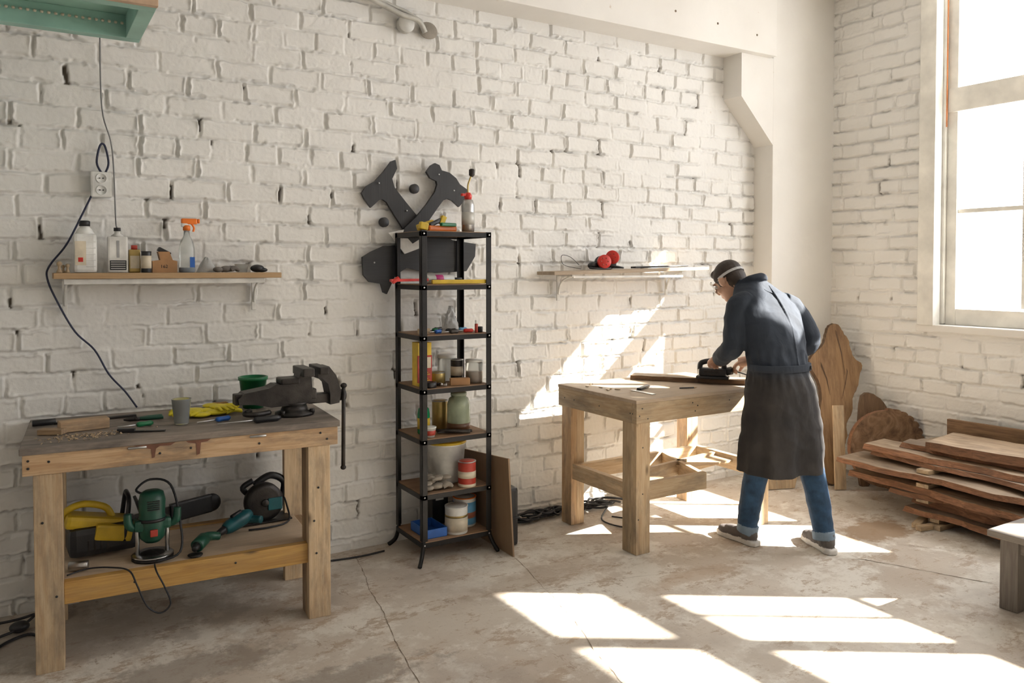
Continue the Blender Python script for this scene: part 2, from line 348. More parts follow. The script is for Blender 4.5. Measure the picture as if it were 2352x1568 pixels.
blob(.40,.871,[(0,0),(.16,0),(.14,-.012),(.10,-.010),(.085,-.02),(.080,-.055),(.070,-.058),(.066,-.02),(.03,-.010)])
blob(.60,.871,[(0,0),(.10,0),(.085,-.010),(.06,-.012),(.055,-.06),(.043,-.064),(.04,-.014),(.01,-.008)])
BLOC=(-.02,3.6,0); BR=math.radians(-3.7)
b.done(BLOC,BR)
# vise
b=MB('bench_vise'); v0=V((1.10,3.77,.901))
b.lathe(v0,[(.09,0),(.09,.014),(.065,.022),(.055,.05),(.065,.06)],iron)
pr=[(-.12,.05),(.06,.055),(.075,.09),(.068,.20),(.02,.215),(.005,.16),(-.04,.15),(-.10,.155),(-.13,.14),(-.24,.125),(-.27,.10),(-.265,.075),(-.2,.07)]
b.poly(pr,.095,Matrix(((1,0,0,v0.x),(0,0,1,v0.y-.048),(0,1,0,v0.z),(0,0,0,1))),iron)
b.box(v0+V((.045,0,.205)),(.055,.18,.04),iron,bev=.006); b.box(v0+V((-.03,0,.165)),(.09,.10,.03),iron,bev=.008)
b.box(v0+V((-.09,0,.095)),(.38,.06,.05),iron,bev=.006); b.box(v0+V((.13,0,.07)),(.14,.055,.045),iron,bev=.006)
pr2=[(.10,.225),(.155,.225),(.19,.18),(.215,.10),(.205,.045),(.16,.04),(.16,.09),(.15,.14),(.12,.17),(.10,.17)]
b.poly(pr2,.10,Matrix(((1,0,0,v0.x),(0,0,1,v0.y-.05),(0,1,0,v0.z),(0,0,0,1))),iron)
b.box(v0+V((.12,0,.21)),(.045,.18,.035),iron,bev=.005)
b.cyl(v0+V((.05,0,.075)),v0+V((.24,0,.075)),.015,iron); b.cyl(v0+V((.195,0,.075)),v0+V((.25,0,.075)),.028,iron)
b.cyl(v0+V((.232,-.035,.12)),v0+V((.226,-.04,-.27)),.0095,iron); b.ell(v0+V((.232,-.035,.125)),(.016,.016,.013),iron); b.ell(v0+V((.226,-.04,-.275)),(.014,.014,.012),iron)
b.tube([v0+V((-.13,-.05,.03)),v0+V((-.2,-.08,.03)),v0+V((-.24,-.04,.03)),v0+V((-.2,.03,.03))],.012,iron)
for s_ in (-1,1): b.cyl(v0+V((.07*s_,-.05,.01)),v0+V((.07*s_,-.05,.03)),.012,iron,seg=6)
b.done()
ZT=.9015
b=MB('green_pot'); b.lathe((.98,4.07,ZT),[(.05,0),(.066,.14),(.072,.14),(.072,.155),(.064,.155),(.056,.03)],green); b.done()
b=MB('plastic_cup'); b.lathe((.60,3.80,ZT),[(.028,0),(.030,.004),(.041,.11),(.043,.114),(.040,.114),(.028,.006)],clear); b.done()
b=MB('wood_offcut'); b.box((.22,3.90,ZT+.022),(.19,.075,.044),pine,rot=(0,0,.12)); b.box((.10,3.85,ZT+.012),(.1,.05,.022),pine,rot=(0,0,-.5)); b.done()
b=MB('wood_shavings'); random.seed(2)
for i in range(130):
    x=random.gauss(.2,.1);y=random.gauss(3.73,.045)
    if y<3.64 or x<.02 or y>3.81: continue
    a=random.uniform(0,6); b.tube([(x,y,ZT+.001),(x+.006*math.cos(a),y+.006*math.sin(a),ZT+.005),(x+.011*math.cos(a+.6),y+.011*math.sin(a+.6),ZT+.002)],.0014,pine2,seg=5,n=2)
b.done()
def glove(b,c,ang,m,s=1.0,th=.014):
    M=Matrix.Translation(V(c))@Matrix.Rotation(ang,4,'Z')@Matrix.Scale(s,4)
    b.ell((0,0,th*1.3),(.055,.045,th*1.2),m,M=M); b.ell((-.075,0,th*1.1),(.045,.042,th),m,M=M)
    for i,(y,l) in enumerate(((-.034,.075),(-.012,.09),(.012,.085),(.034,.065))):
        b.tube([(.03,y,th),(.03+l*.5,y*1.25,th*1.7),(.03+l,y*1.4,th*.8)],[th*.9,th*.85,th*.6],m,seg=8,M=M)
    b.tube([(-.02,.035,th),(.02,.075,th*1.4),(.055,.085,th)],[th,th*.9,th*.6],m,seg=8,M=M)
b=MB('yellow_rubber_gloves'); glove(b,(.78,3.95,ZT),.3,ylw2,1,.011); glove(b,(.70,4.05,ZT),2.6,ylw2,1,.010); glove(b,(.80,4.0,ZT+.018),-1.2,ylw2,.9,.011); glove(b,(.68,3.98,ZT+.008),3.4,ylw2,.9,.011); b.done()
def sdriver(name,p,ang,hm,hl=.1,sl=.15,r=.012,z=ZT):
    b=MB(name); M=Matrix.Translation(V((p[0],p[1],z+r)))@Matrix.Rotation(ang,4,'Z')
    b.tube([(0,0,0),(.01,0,0),(hl*.5,0,0),(hl*.85,0,0),(hl,0,0)],[r*.7,r,r*.85,r,r*.5],hm,seg=12,M=M,smoothp=False)
    b.cyl((0,0,0),(-sl,0,0),.0032,chrome,M=M,seg=8); b.done()
sdriver('screwdriver',(.88,3.64),.05,black,.12,.16,.015); sdriver('screwdriver',(.74,3.76),.3,blue,.07,.09)
sdriver('chisel',(.80,4.17),-.1,varn,.08,.10,.013); sdriver('screwdriver',(.42,3.82),.25,green,.07,.08)
b=MB('steel_file'); b.box((.28,4.1,ZT+.006),(.34,.028,.008),iron,rot=(0,0,.08)); b.cyl((.12,4.085,ZT+.014),(.03,4.078,ZT+.014),.014,black); b.done()
b=MB('pliers')
for s_ in (-1,1): b.tube([(.44,4.0,ZT+.008),(.49,4.0+.012*s_,ZT+.008),(.55,4.0+.025*s_,ZT+.008)],[.006,.009,.007],bgreen,seg=8)
b.cyl((.44,4.0,ZT),(.44,4.0,ZT+.014),.016,iron); b.tube([(.44,4.0,ZT+.008),(.41,3.997,ZT+.008),(.385,3.995,ZT+.008)],[.012,.009,.004],iron,seg=8); b.done()
b=MB('putty_knife'); b.box((.45,3.70,ZT+.003),(.14,.018,.004),iron,rot=(0,0,-.4)); b.box((.37,3.735,ZT+.008),(.07,.022,.016),black,rot=(0,0,-.4)); b.done()

# power tools on lower shelf
ZS=.3375
b=MB('chainsaw'); X=V((.29,3.95,ZS))
b.box(X+V((0,0,.075)),(.28,.16,.13),black,bev=.03,rot=(0,0,.05)); b.box(X+V((-.02,-.0,.14)),(.26,.12,.06),yellow,bev=.025,rot=(0,.22,.05))
b.box(X+V((.04,-.07,.1)),(.15,.04,.07),yellow,bev=.015,rot=(0,.2,0))
b.tube([X+V((-.12,0,.12)),X+V((-.15,0,.19)),X+V((-.08,0,.225)),X+V((.01,0,.20)),X+V((.04,0,.15))],.015,yellow)
b.tube([X+V((.08,-.08,.06)),X+V((.1,-.08,.22)),X+V((.1,.0,.25)),X+V((.1,.08,.22)),X+V((.08,.08,.08))],.010,black)
b.box(X+V((.15,0,.17)),(.014,.11,.10),black,bev=.006,rot=(0,-.3,0))
for k in range(4): b.box(X+V((-.06+k*.025,-.082,.06)),(.008,.004,.05),iron,bev=.001)
b.beam(X+V((.12,.10,.08)),X+V((.5,.19,.09)),.008,.07,iron); b.beam(X+V((.3,.14,.085)),X+V((.50,.19,.095)),.03,.09,black,bev=.012); b.ell(X+V((.50,.19,.095)),(.045,.016,.045),black)
b.done()
b=MB('wood_router'); X=V((.47,3.76,ZS))
b.lathe(X,[(.085,0),(.085,.010),(.05,.014),(.05,.02)],iron); b.lathe(X+V((0,0,.012)),[(.08,0),(.086,.004),(.08,.008)],chrome)
for s_ in (-1,1): b.cyl(X+V((.06*s_,0,.01)),X+V((.06*s_,0,.17)),.009,chrome)
b.lathe(X+V((0,0,.07)),[(.03,0),(.05,.02),(.055,.06),(.058,.10),(.052,.12),(.055,.18),(.047,.215),(.03,.225)],bgreen,sx=1,sy=.9)
b.box(X+V((0,0,.15)),(.15,.07,.05),bgreen,bev=.015); b.lathe(X+V((0,0,.165)),[(.0585,0),(.0585,.012)],black)
for s_ in (-1,1): b.tube([X+V((.07*s_,-.01,.14)),X+V((.095*s_,-.02,.16)),X+V((.10*s_,-.02,.21))],[.015,.018,.015],bgreen)
b.box(X+V((0,-.052,.12)),(.03,.012,.03),redp,bev=.004)
for k in range(5): b.box(X+V((0,-.05,.22+k*.009)),(.05,.01,.003),black,bev=.001)
b.tube([X+V((-.03,0,.28)),X+V((-.06,.02,.3)),X+V((0,.05,.33)),X+V((.08,.03,.3)),X+V((.11,-.02,.15)),X+V((.10,-.08,.03)),X+V((.0,-.10,.01))],.005,blackr)
b.done()
b=MB('circular_saw'); X=V((1.01,4.02,ZS))
b.box(X+V((0,0,.008)),(.26,.13,.008),iron); b.cyl(X+V((0,-.035,.10)),X+V((0,.0,.10)),.09,black,seg=40); b.cyl(X+V((0,-.0365,.10)),X+V((0,-.033,.10)),.07,chrome,seg=40)
b.lathe(X+V((0,-.045,.10)),[(.07,0),(.093,.004),(.093,.05),(.085,.06)],iron,ax='y',seg=36)
b.cyl(X+V((0,0,.10)),X+V((0,.10,.10)),.045,teal); b.cyl(X+V((0,-.055,.10)),X+V((0,-.04,.10)),.018,iron); b.box(X+V((.05,-.045,.09)),(.07,.012,.06),teal,bev=.004)
b.tube([X+V((-.03,.05,.17)),X+V((.05,.05,.21)),X+V((.12,.05,.17)),X+V((.11,.05,.09))],.018,black); b.tube([X+V((-.06,.03,.13)),X+V((-.09,.03,.17)),X+V((-.04,.03,.2))],.014,black)
b.tube([X+V((.11,.05,.12)),X+V((.12,.0,.06)),X+V((.1,-.1,.01)),X+V((.0,-.14,.006)),X+V((-.1,-.13,.006))],.0045,blackr)
b.done()
b=MB('power_drill'); X=V((.83,3.86,ZS))
Mx=Matrix.Translation(X+V((0,0,.055)))@Matrix.Rotation(.55,4,'Z')@Matrix.Rotation(-.2,4,'Y')
b.tube([(-.05,0,0),(-.02,0,0),(.03,0,.0),(.08,0,0),(.11,0,0)],[.022,.032,.036,.034,.022],teal,seg=16,M=Mx,sy=1.1)
b.cyl((-.05,0,0),(-.09,0,0),.02,black,r2=.014,M=Mx); b.cyl((-.09,0,0),(-.13,0,0),.006,iron,M=Mx)
b.tube([(.08,0,-.01),(.10,-0.03,-.02),(.11,-.07,-.02)],[.02,.02,.018],teal,M=Mx); b.cyl((0,0,.037),(.06,0,.037),.010,black,M=Mx)
b.done()
b=MB('angle_grinder'); X=V((.66,3.69,ZS)); b.cyl(X+V((-.02,-.0,.038)),X+V((.02,.05,.05)),.029,bgreen); b.cyl(X+V((-.02,-.0,.038)),X+V((-.035,-.03,.035)),.02,black,r2=.012); b.tube([X+V((.02,.05,.05)),X+V((.05,.07,.05)),X+V((.09,.08,.04))],[.026,.02,.018],bgreen); b.lathe(X+V((-.03,-.02,.005)),[(.03,0),(.032,.004),(.01,.008)],iron); b.done()
b=MB('extension_cord'); b.tube([(.14,3.69,ZS+.01),(.22,3.72,ZS+.012),(.3,3.68,ZS+.014),(.36,3.60,.352),(.385,3.555,.30),(.42,3.55,.21),(.47,3.548,.17),(.51,3.548,.20),(.49,3.55,.27),(.46,3.56,.34),(.46,3.62,.352)],.0035,blackr); b.cyl((.15,3.76,ZS+.022),(.22,3.74,ZS+.022),.02,chrome); b.done()
b=MB('floor_cable'); b.tube([(-.10,3.72,.007),(-.14,3.8,.008),(-.1,3.95,.008),(.0,4.02,.008),(.05,3.95,.008)],.006,blackr); b.done()

# ---------------- RACK
b=MB('metal_shelving_rack')
x0,x1,y0,y1=1.82,2.25,3.88,4.235; TZ=[1.80,1.51,1.236,.947,.674,.375,.115]
for X_,Y_,sx,sy in ((x0,y0,-1,-1),(x1,y0,1,-1),(x0,y1,-1,1),(x1,y1,1,1)):
    b.bx((X_-.0 if sx<0 else X_-.032,Y_,.12),(X_+.032 if sx<0 else X_,Y_+.004*(-sy),1.80),steel,bev=.001)
    b.bx((X_,Y_ if sy<0 else Y_-.032,.12),(X_-sx*.004,Y_+.032 if sy<0 else Y_,1.80),steel,bev=.001)
    s_=.4 if sy>0 else 1; t_=.2 if (sx>0 and sy>0) else 1
    b.tube([(X_-sx*.012,Y_-sy*.012,.15),(X_-sx*.010,Y_-sy*.010,.10),(X_+sx*.008*s_,Y_+sy*.008*s_,.04),(X_+sx*.04*t_*(.4 if sx>0 else 1),Y_+sy*.05*s_,.006)],.012,steel,seg=4)
for z in TZ:
    b.bx((x0,y0,z-.03),(x1,y0+.004,z-.004),steel,bev=.001); b.bx((x0,y1-.004,z-.03),(x1,y1,z-.004),steel,bev=.001)
    b.bx((x0,y0,z-.03),(x0+.004,y1,z-.004),steel,bev=.001); b.bx((x1-.004,y0,z-.03),(x1,y1,z-.004),steel,bev=.001)
    b.bx((x0+.006,y0+.006,z-.018),(x1-.006,y1-.006,z),rackw,bev=.002)
    for X_ in (x0+.014,x1-.014): b.cyl((X_,y0-.003,z-.016),(X_,y0,z-.016),.005,chrome,seg=8)
b.done()
def tin(name,p,r,h,m,bands=(),lid=None,rim=chrome):
    b=MB(name); b.lathe((p[0],p[1],p[2]+.0005),[(r*.97,0),(r,.003),(r,h-.003),(r*.97,h)],m)
    b.lathe((p[0],p[1],p[2]+h-.004),[(r*1.03,0),(r*1.03,.005),(r*.9,.005),(r*.9,.002)],rim)
    for z0,z1,mm in bands: b.lathe((p[0],p[1],p[2]+z0*h),[(r*1.012,0),(r*1.012,(z1-z0)*h)],mm)
    if lid: b.lathe((p[0],p[1],p[2]+h),[(r*1.04,-.006),(r*1.04,.006),(r*.9,.009)],lid)
    return b
# top shelf
z=1.8015
b=MB('gas_torch'); p=V((2.14,3.95,z)); b.lathe(p,[(.032,0),(.036,.004),(.036,.15),(.028,.178),(.015,.184)],chrome); b.lathe(p+V((0,0,.04)),[(.0365,0),(.0365,.07)],grimg)
b.lathe(p+V((0,0,.182)),[(.02,0),(.022,.022),(.014,.038)],red); b.box(p+V((-.022,0,.207)),(.04,.02,.015),red,bev=.004)
b.tube([p+V((0,0,.215)),p+V((0,0,.26)),p+V((.012,0,.295)),p+V((.022,0,.32))],.005,gold); b.lathe(p+V((.024,0,.31)),[(.008,0),(.016,.01),(.016,.04),(.009,.045)],iron); b.done()
b=MB('bar_clamp'); b.box((1.90,4.0,z+.034),(.11,.03,.035),yellow,rot=(0,-.3,.2),bev=.008); b.box((1.985,3.97,z+.016),(.18,.035,.03),orange,rot=(0,0,.1),bev=.008); b.box((2.01,3.94,z+.037),(.10,.025,.02),green,bev=.006,rot=(0,0,.15)); b.box((1.95,3.97,z+.05),(.1,.028,.022),black,rot=(0,-.4,.2),bev=.006); b.box((1.99,3.97,z+.062),(.03,.03,.05),yellow,rot=(0,.4,0),bev=.006); b.box((1.87,3.96,z+.027),(.05,.03,.04),yellow,rot=(0,.2,0),bev=.006); b.done()
# t1
z=1.511
b=MB('red_hand_saw'); b.beam((1.67,3.95,z+.022),(1.90,3.97,z+.024),.02,.014,red); b.cyl((1.68,3.95,z+.012),(1.72,3.955,z+.034),.012,red); b.cyl((1.9,3.97,z+.022),(2.0,3.98,z+.016),.006,chrome); b.done()
b=MB('spirit_level'); b.beam((1.90,3.92,z+.013),(2.24,3.90,z+.013),.022,.022,yellow); b.done()
b=MB('sealant_tube'); b.cyl((1.93,4.05,z+.026),(2.1,4.06,z+.026),.024,whitep); b.cyl((1.98,4.053,z+.026),(2.03,4.056,z+.026),.0245,mat('pink_print',(.6,.05,.25),.4)); b.cyl((2.1,4.06,z+.026),(2.16,4.065,z+.026),.008,black); b.done()
b=MB('marker_pen'); b.cyl((2.02,3.99,z+.012),(2.15,4.0,z+.012),.010,black); b.done()
# t2
z=1.237
for i,(cx,cy,l,a,mm) in enumerate(((1.93,3.945,.08,.2,blue),(2.02,3.99,.11,-.3,black),(2.10,3.93,.10,-.3,red),(1.90,4.03,.09,.5,orange),(2.0,3.905,.10,.0,iron),(2.0,4.10,.10,.1,black),(1.97,4.06,.06,-.1,green),(2.12,4.02,.10,.2,bluel))):
    sdriver('screwdriver' if i%2 else 'hand_tool',(cx,cy),a,mm,l*.55,l*.5,.012,z+.0005)
b=MB('wood_batten'); b.box((1.875,3.97,z+.015),(.07,.02,.03),pine2); b.done()
b=MB('plastic_bag'); b.grid(lambda u,v:(2.14+.055*math.cos(u*6.283)*(1-v*.85)+.01*mn.noise(V((u*9,v*5,0))),4.165+.045*math.sin(u*6.283)*(1-v*.85)+.012*mn.noise(V((u*8,v*6,3))),z+.001+.14*v),40,14,bagm); b.done()
b=MB('tape_measure'); b.cyl((2.21,3.95,z),(2.21,3.95,z+.03),.022,black); b.done()
b=MB('glue_stick'); b.cyl((2.17,3.91,z),(2.17,3.91,z+.05),.009,redp); b.cyl((2.17,3.91,z+.05),(2.17,3.91,z+.07),.007,whitep); b.done()
# t3
z=.948
b=MB('cardboard_box'); b.bx((1.845,3.98,z),(1.925,4.06,z+.24),cardb,bev=.001); b.bx((1.843,3.978,z+.02),(1.927,3.99,z+.17),redp,bev=0); b.bx((1.85,3.976,z+.10),(1.92,3.98,z+.16),creamp,bev=0)
for k in range(6): b.bx((1.852,3.9755,z+.03+k*.011),(1.915-.012*(k%3),3.98,z+.034+k*.011),cardb,bev=0)
b.done()
b=tin('tin_can',(1.99,4.04,z),.045,.065,gold); b.done()
b=MB('glass_jar'); b.lathe((2.10,4.14,z),[(.05,0),(.055,.01),(.055,.12),(.05,.13)],clear); b.lathe((2.10,4.14,z+.13),[(.056,0),(.056,.016),(.05,.018)],whitep); b.done()
b=tin('spice_tin',(2.115,4.04,z),.036,.13,iron,[(.3,.7,creamp)]); b.done()
b=MB('plastic_jar'); b.lathe((2.19,3.97,z),[(.045,0),(.05,.01),(.05,.11),(.046,.12)],clear); b.lathe((2.19,3.97,z+.003),[(.04,0),(.045,.01),(.045,.06)],brown); b.lathe((2.19,3.97,z+.12),[(.051,0),(.051,.012)],whitep); b.done()
b=MB('wood_block'); b.box((2.07,3.92,z+.02),(.11,.035,.04),brown,rot=(0,0,-.3)); b.done()
b=MB('tape_roll'); b.lathe((1.89,3.925,z),[(.02,0),(.035,0),(.035,.03),(.02,.03),(.02,0)],black); b.done()
b=MB('small_fittings'); random.seed(3)
for i in range(10):
    x=random.uniform(1.95,1.99);y=random.uniform(3.91,3.96); b.cyl((x,y,z+.009),(x+random.uniform(-.02,.02),y+random.uniform(-.015,.015),z+.009+random.uniform(0,.004)),.008,random.choice([iron,chrome,black]))
b.done()
# t4
z=.675
b=MB('green_bottle'); b.lathe((1.90,4.03,z),[(.03,0),(.035,.006),(.035,.11),(.03,.14),(.015,.155),(.013,.17)],mat('green_pet',(.0,.3,.1),.2,trans=.3)); b.lathe((1.90,4.03,z+.03),[(.0355,0),(.0355,.06)],yellow); b.lathe((1.90,4.03,z+.168),[(.016,0),(.016,.02),(.013,.022)],black); b.done()
b=tin('brass_tin_can',(2.05,4.13,z),.045,.16,gold,lid=None); b.done()
b=MB('large_glass_jar'); b.lathe((2.11,4.01,z),[(.05,0),(.062,.012),(.066,.05),(.066,.15),(.055,.185),(.042,.195),(.042,.205)],gglass); b.lathe((2.11,4.01,z+.003),[(.05,0),(.067,.012),(.067,.045)],mat('varnish_rest',(.12,.05,.02),.3)); b.lathe((2.11,4.01,z+.20),[(.046,0),(.046,.018),(.038,.022)],gglass); b.done()
b=MB('brush_pot'); b.lathe((1.89,3.935,z),[(.028,0),(.036,.05),(.038,.05),(.038,.056),(.034,.056)],whitep); b.lathe((1.89,3.935,z+.012),[(.0315,0),(.0345,.026)],redp); b.done()
b=MB('tin_snips'); b.tube([(2.14,3.91,z+.012),(2.08,3.925,z+.012),(2.0,3.95,z+.012),(1.95,3.96,z+.012)],[.008,.01,.008,.005],iron,seg=8); b.tube([(2.12,3.893,z+.012),(2.03,3.925,z+.02),(1.97,3.97,z+.02),(1.95,4.0,z+.02)],[.008,.01,.008,.004],iron,seg=8); b.done()
# t5
z=.376
b=MB('white_bucket'); b.lathe((2.07,4.10,z),[(.09,0),(.097,.01),(.115,.215),(.12,.215),(.12,.225),(.11,.225)],whitep); b.lathe((2.07,4.10,z+.222),[(.122,0),(.122,.012),(.11,.015)],yellow); b.lathe((2.07,4.10,z+.236),[(.109,0),(.02,.001)],creamp); b.done()
b=tin('red_paint_can',(2.12,3.93,z),.05,.14,redp,[(.35,.62,creamp),(.0,.12,creamp)]); b.done()
b=MB('work_gloves'); glove(b,(1.94,3.945,z+.001),.1,glovec,.75,.02); glove(b,(1.91,3.97,z+.03),.8,glovec,.7,.018); glove(b,(1.95,3.96,z+.05),2.8,glovec,.65,.018); b.done()
# t6
z=.1155
b=MB('blue_paint_tray'); b.bx((1.86,3.92,z+.0005),(1.99,4.12,z+.006),blue); b.bx((1.86,3.92,z+.0005),(1.99,3.925,z+.05),blue); b.bx((1.86,4.115,z+.0005),(1.99,4.12,z+.05),blue); b.bx((1.86,3.92,z+.0005),(1.865,4.12,z+.05),blue); b.bx((1.985,3.92,z+.0005),(1.99,4.12,z+.05),blue); b.done()
b=tin('white_paint_can',(2.065,3.955,z),.064,.15,whitem,[(.1,.6,creamp),(.62,.7,gold)],rim=whitep); b.done()
b=tin('blue_paint_bucket',(2.168,4.05,z),.066,.165,whitem,[(.08,.85,bluel),(.3,.5,orange)],rim=orange); b.done()
b=MB('black_box'); b.bx((2.0,4.125,z),(2.10,4.22,z+.2),black); b.bx((2.02,4.1235,z+.14),(2.07,4.125,z+.155),whitep,bev=0); b.done()
b=MB('hardboard_panel'); b.add([(2.295,3.72,0.001),(2.305,3.72,0.001),(2.31,4.26,0.001),(2.30,4.26,0.001),(2.275,3.74,.545),(2.285,3.74,.545),(2.287,4.26,.50),(2.277,4.26,.50)],[[0,1,2,3],[4,5,6,7],[0,1,5,4],[1,2,6,5],[2,3,7,6],[3,0,4,7]],hardb); b.done()
b=MB('black_tool_case'); b.bx((2.33,3.86,0.001),(2.42,4.22,.34),black,bev=.02); b.bx((2.328,3.85,.16),(2.422,4.23,.17),blackr); b.tube([(2.375,3.98,.335),(2.375,3.99,.37),(2.375,4.09,.37),(2.375,4.1,.335)],.008,black); b.done()

# ---------------- crossed-hammers sign on the wall
b=MB('crossed_hammers_wall_sign')
def onwall(th0): return Matrix(((1,0,0,0),(0,0,-1,th0),(0,1,0,0),(0,0,0,1)))
hA=[(1.835,2.22),(1.845,2.17),(1.815,2.11),(1.83,2.06),(1.90,1.98),(1.96,1.915),(2.03,1.84),(2.0,1.76),(1.95,1.75),(1.88,1.83),(1.83,1.90),(1.78,1.975),(1.755,1.99),(1.735,1.985),(1.685,1.94),(1.645,1.99),(1.63,2.02),(1.66,2.06),(1.71,2.09),(1.765,2.15),(1.81,2.21)]
hB=[(2.05,2.20),(2.075,2.215),(2.105,2.205),(2.12,2.175),(2.17,2.165),(2.215,2.135),(2.24,2.10),(2.30,2.065),(2.275,2.01),(2.235,1.965),(2.19,2.00),(2.16,2.01),(2.13,2.0),(2.09,1.95),(2.03,1.87),(1.98,1.77),(1.93,1.74),(1.87,1.80),(1.88,1.83),(1.95,1.89),(2.02,1.97),(2.075,2.045),(2.09,2.09),(2.085,2.11),(2.045,2.125),(2.02,2.16)]
b.poly(hA,.022,onwall(4.28),sidew); b.poly(hB,.022,onwall(4.257),sidew)
pl=[(1.63,1.66),(1.68,1.69),(1.76,1.725),(1.90,1.735),(1.98,1.775),(2.05,1.80),(2.12,1.79),(2.2,1.765),(2.355,1.745),(2.35,1.67),(2.29,1.58),(2.09,1.57),(1.97,1.585),(1.90,1.60),(1.83,1.56),(1.80,1.50),(1.775,1.45),(1.755,1.46),(1.74,1.51),(1.67,1.52),(1.635,1.56)]
b.poly(pl,.022,onwall(4.27),sidew)
for x,z_ in ((1.955,2.06),(1.765,1.86)): b.cyl((x,4.28,z_),(x,4.253,z_),.028,sidew,seg=28)
for x,z_ in ((1.73,2.08),(1.9,1.93),(1.7,1.63)): b.cyl((x,4.262,z_),(x,4.246,z_),.005,chrome,seg=8)
for x,z_ in ((2.1,2.15),(2.2,2.06)): b.cyl((x,4.25,z_),(x,4.232,z_),.005,chrome,seg=8)
b.poly([(1.78,1.80),(1.92,1.83),(2.02,1.73),(1.88,1.68)],.01,onwall(4.2455),whitem); b.done()

# ---------------- left wall shelf + items
def bracket(b,X_,zb,hgt=.17,dep=.18):
    b.bx((X_-.011,4.265,zb-hgt),(X_+.011,4.277,zb),whitem); b.bx((X_-.0105,4.28-dep,zb-.012),(X_+.0105,4.264,zb),whitem)
    b.tube([(X_,4.267,zb-hgt*.75),(X_,4.235,zb-hgt*.3),(X_,4.28-dep*.8,zb-.01)],.006,whitem,seg=8)
b=MB('wooden_wall_shelf'); b.bx((.12,4.08,1.55),(1.13,4.278,1.577),shelfw); bracket(b,.17,1.55); bracket(b,1.035,1.55); b.bx((.16,4.10,1.525),(1.05,4.112,1.5495),whitem); b.done()
z=1.5775
b=MB('white_canister'); p=V((.25,4.17,z)); b.box(p+V((0,0,.09)),(.095,.07,.18),whitep,bev=.014); b.lathe(p+V((0,0,.18)),[(.045,-.01),(.03,.02),(.02,.03),(.018,.045)],whitep,sy=.75); b.lathe(p+V((0,0,.215)),[(.023,0),(.023,.022),(.018,.025)],black); b.box(p+V((-.02,-.0352,.09)),(.045,.002,.11),creamp,bev=0); b.box(p+V((-.02,-.0365,.06)),(.02,.001,.02),red,bev=0)
for k in range(5): b.box(p+V((.022,-.035,.03+k*.028)),(.04,.004,.004),whitep,bev=.001)
b.done()
b=MB('solvent_can'); p=V((.385,4.17,z)); b.box(p+V((0,0,.085)),(.085,.055,.17),whitem,bev=.008); b.lathe(p+V((0,0,.17)),[(.03,0),(.012,.015),(.012,.03)],whitem); b.lathe(p+V((0,0,.195)),[(.015,0),(.015,.016)],black); b.box(p+V((0,-.0283,.035)),(.07,.001,.045),black,bev=0)
for k in range(4): b.box(p+V((0,-.029,.02+k*.01)),(.062,.001,.003),whitem,bev=0)
b.box(p+V((.0,-.0283,.11)),(.012,.001,.08),mat('gray_print',(.35,.35,.35),.5),bev=0); b.done()
b=MB('brown_tin'); p=V((.458,4.18,z)); b.box(p+V((0,0,.055)),(.05,.04,.11),gold,bev=.006); b.lathe(p+V((0,0,.11)),[(.014,0),(.014,.02)],redp); b.box(p+V((0,-.021,.05)),(.04,.001,.06),creamp,bev=0); b.done()
b=tin('dark_jar',(.503,4.12,z),.022,.1,black,[(.2,.8,creamp)],rim=black); b.done()
b=MB('wooden_hand_plane'); p=V((.585,4.15,z)); b.poly([(-.055,0),(.055,0),(.055,.055),(.035,.06),(.02,.1),(-.03,.1),(-.02,.06),(-.055,.055)],.055,Matrix(((1,0,0,p.x),(0,0,-1,p.y+.027),(0,1,0,p.z),(0,0,0,1))),brown); b.box(p+V((.0,0,.1)),(.06,.045,.02),black,rot=(0,.5,0))
cu=bpy.data.curves.new('number','FONT'); cu.body='162'; cu.size=.022; cu.extrude=.0005; to=bpy.data.objects.new('number',cu); sc.collection.objects.link(to)
po=b.done(); to.location=(.565,4.1215,z+.022); to.rotation_euler=(math.pi/2,0,0); cu.materials.append(black); to.parent=po
b=MB('spray_bottle'); p=V((.69,4.16,z)); b.lathe(p,[(.034,0),(.037,.006),(.037,.11),(.03,.15),(.014,.18),(.013,.21)],clear,sy=.8); b.lathe(p+V((0,0,.004)),[(.033,0),(.034,.02)],mat('blue_liquid',(.35,.5,.7),.3,trans=.4),sy=.8)
b.lathe(p+V((0,0,.205)),[(.017,0),(.017,.022),(.012,.026)],orange); b.box(p+V((.012,0,.25)),(.075,.022,.028),orange,bev=.007); b.box(p+V((-.01,0,.237)),(.03,.02,.03),whitep,bev=.005); b.tube([p+V((.022,0,.24)),p+V((.034,0,.22)),p+V((.03,0,.2))],.005,orange); b.cyl(p+V((.05,0,.252)),p+V((.06,0,.252)),.011,orange); b.box(p+V((.02,-.03,.05)),(.022,.004,.05),blue,bev=0); b.done()
b=MB('plastic_bag'); b.grid(lambda u,v:(.79+.05*math.cos(u*6.283)*(1-v)**.6,4.2+.045*math.sin(u*6.283)*(1-v)**.6,z+.075*v+.010*abs(mn.noise(V((u*7,v*5,0))))),36,12,bagm); b.done()
b=MB('grey_work_gloves'); glove(b,(.87,4.14,z),.2,greyc,.55,.024); b.done()
b=MB('takeaway_cup'); b.lathe((.96,4.2,z),[(.025,0),(.036,.042),(.038,.042),(.034,.042)],clear); b.done()
b=MB('black_rag'); b.ell((1.03,4.17,z+.02),(.035,.03,.02),black); b.ell((1.05,4.16,z+.012),(.03,.02,.012),black); b.done()
b=MB('wooden_pegs')
for x,s_ in ((.145,1),(.178,.8),(.162,.7)): b.lathe((x,4.15+(.03 if s_<.8 else 0),z),[(.012*s_,0),(.012*s_,.006),(.006*s_,.02*s_),(.006*s_,.03*s_),(.011*s_,.036*s_),(.011*s_,.046*s_),(.004*s_,.052*s_)],pine2)
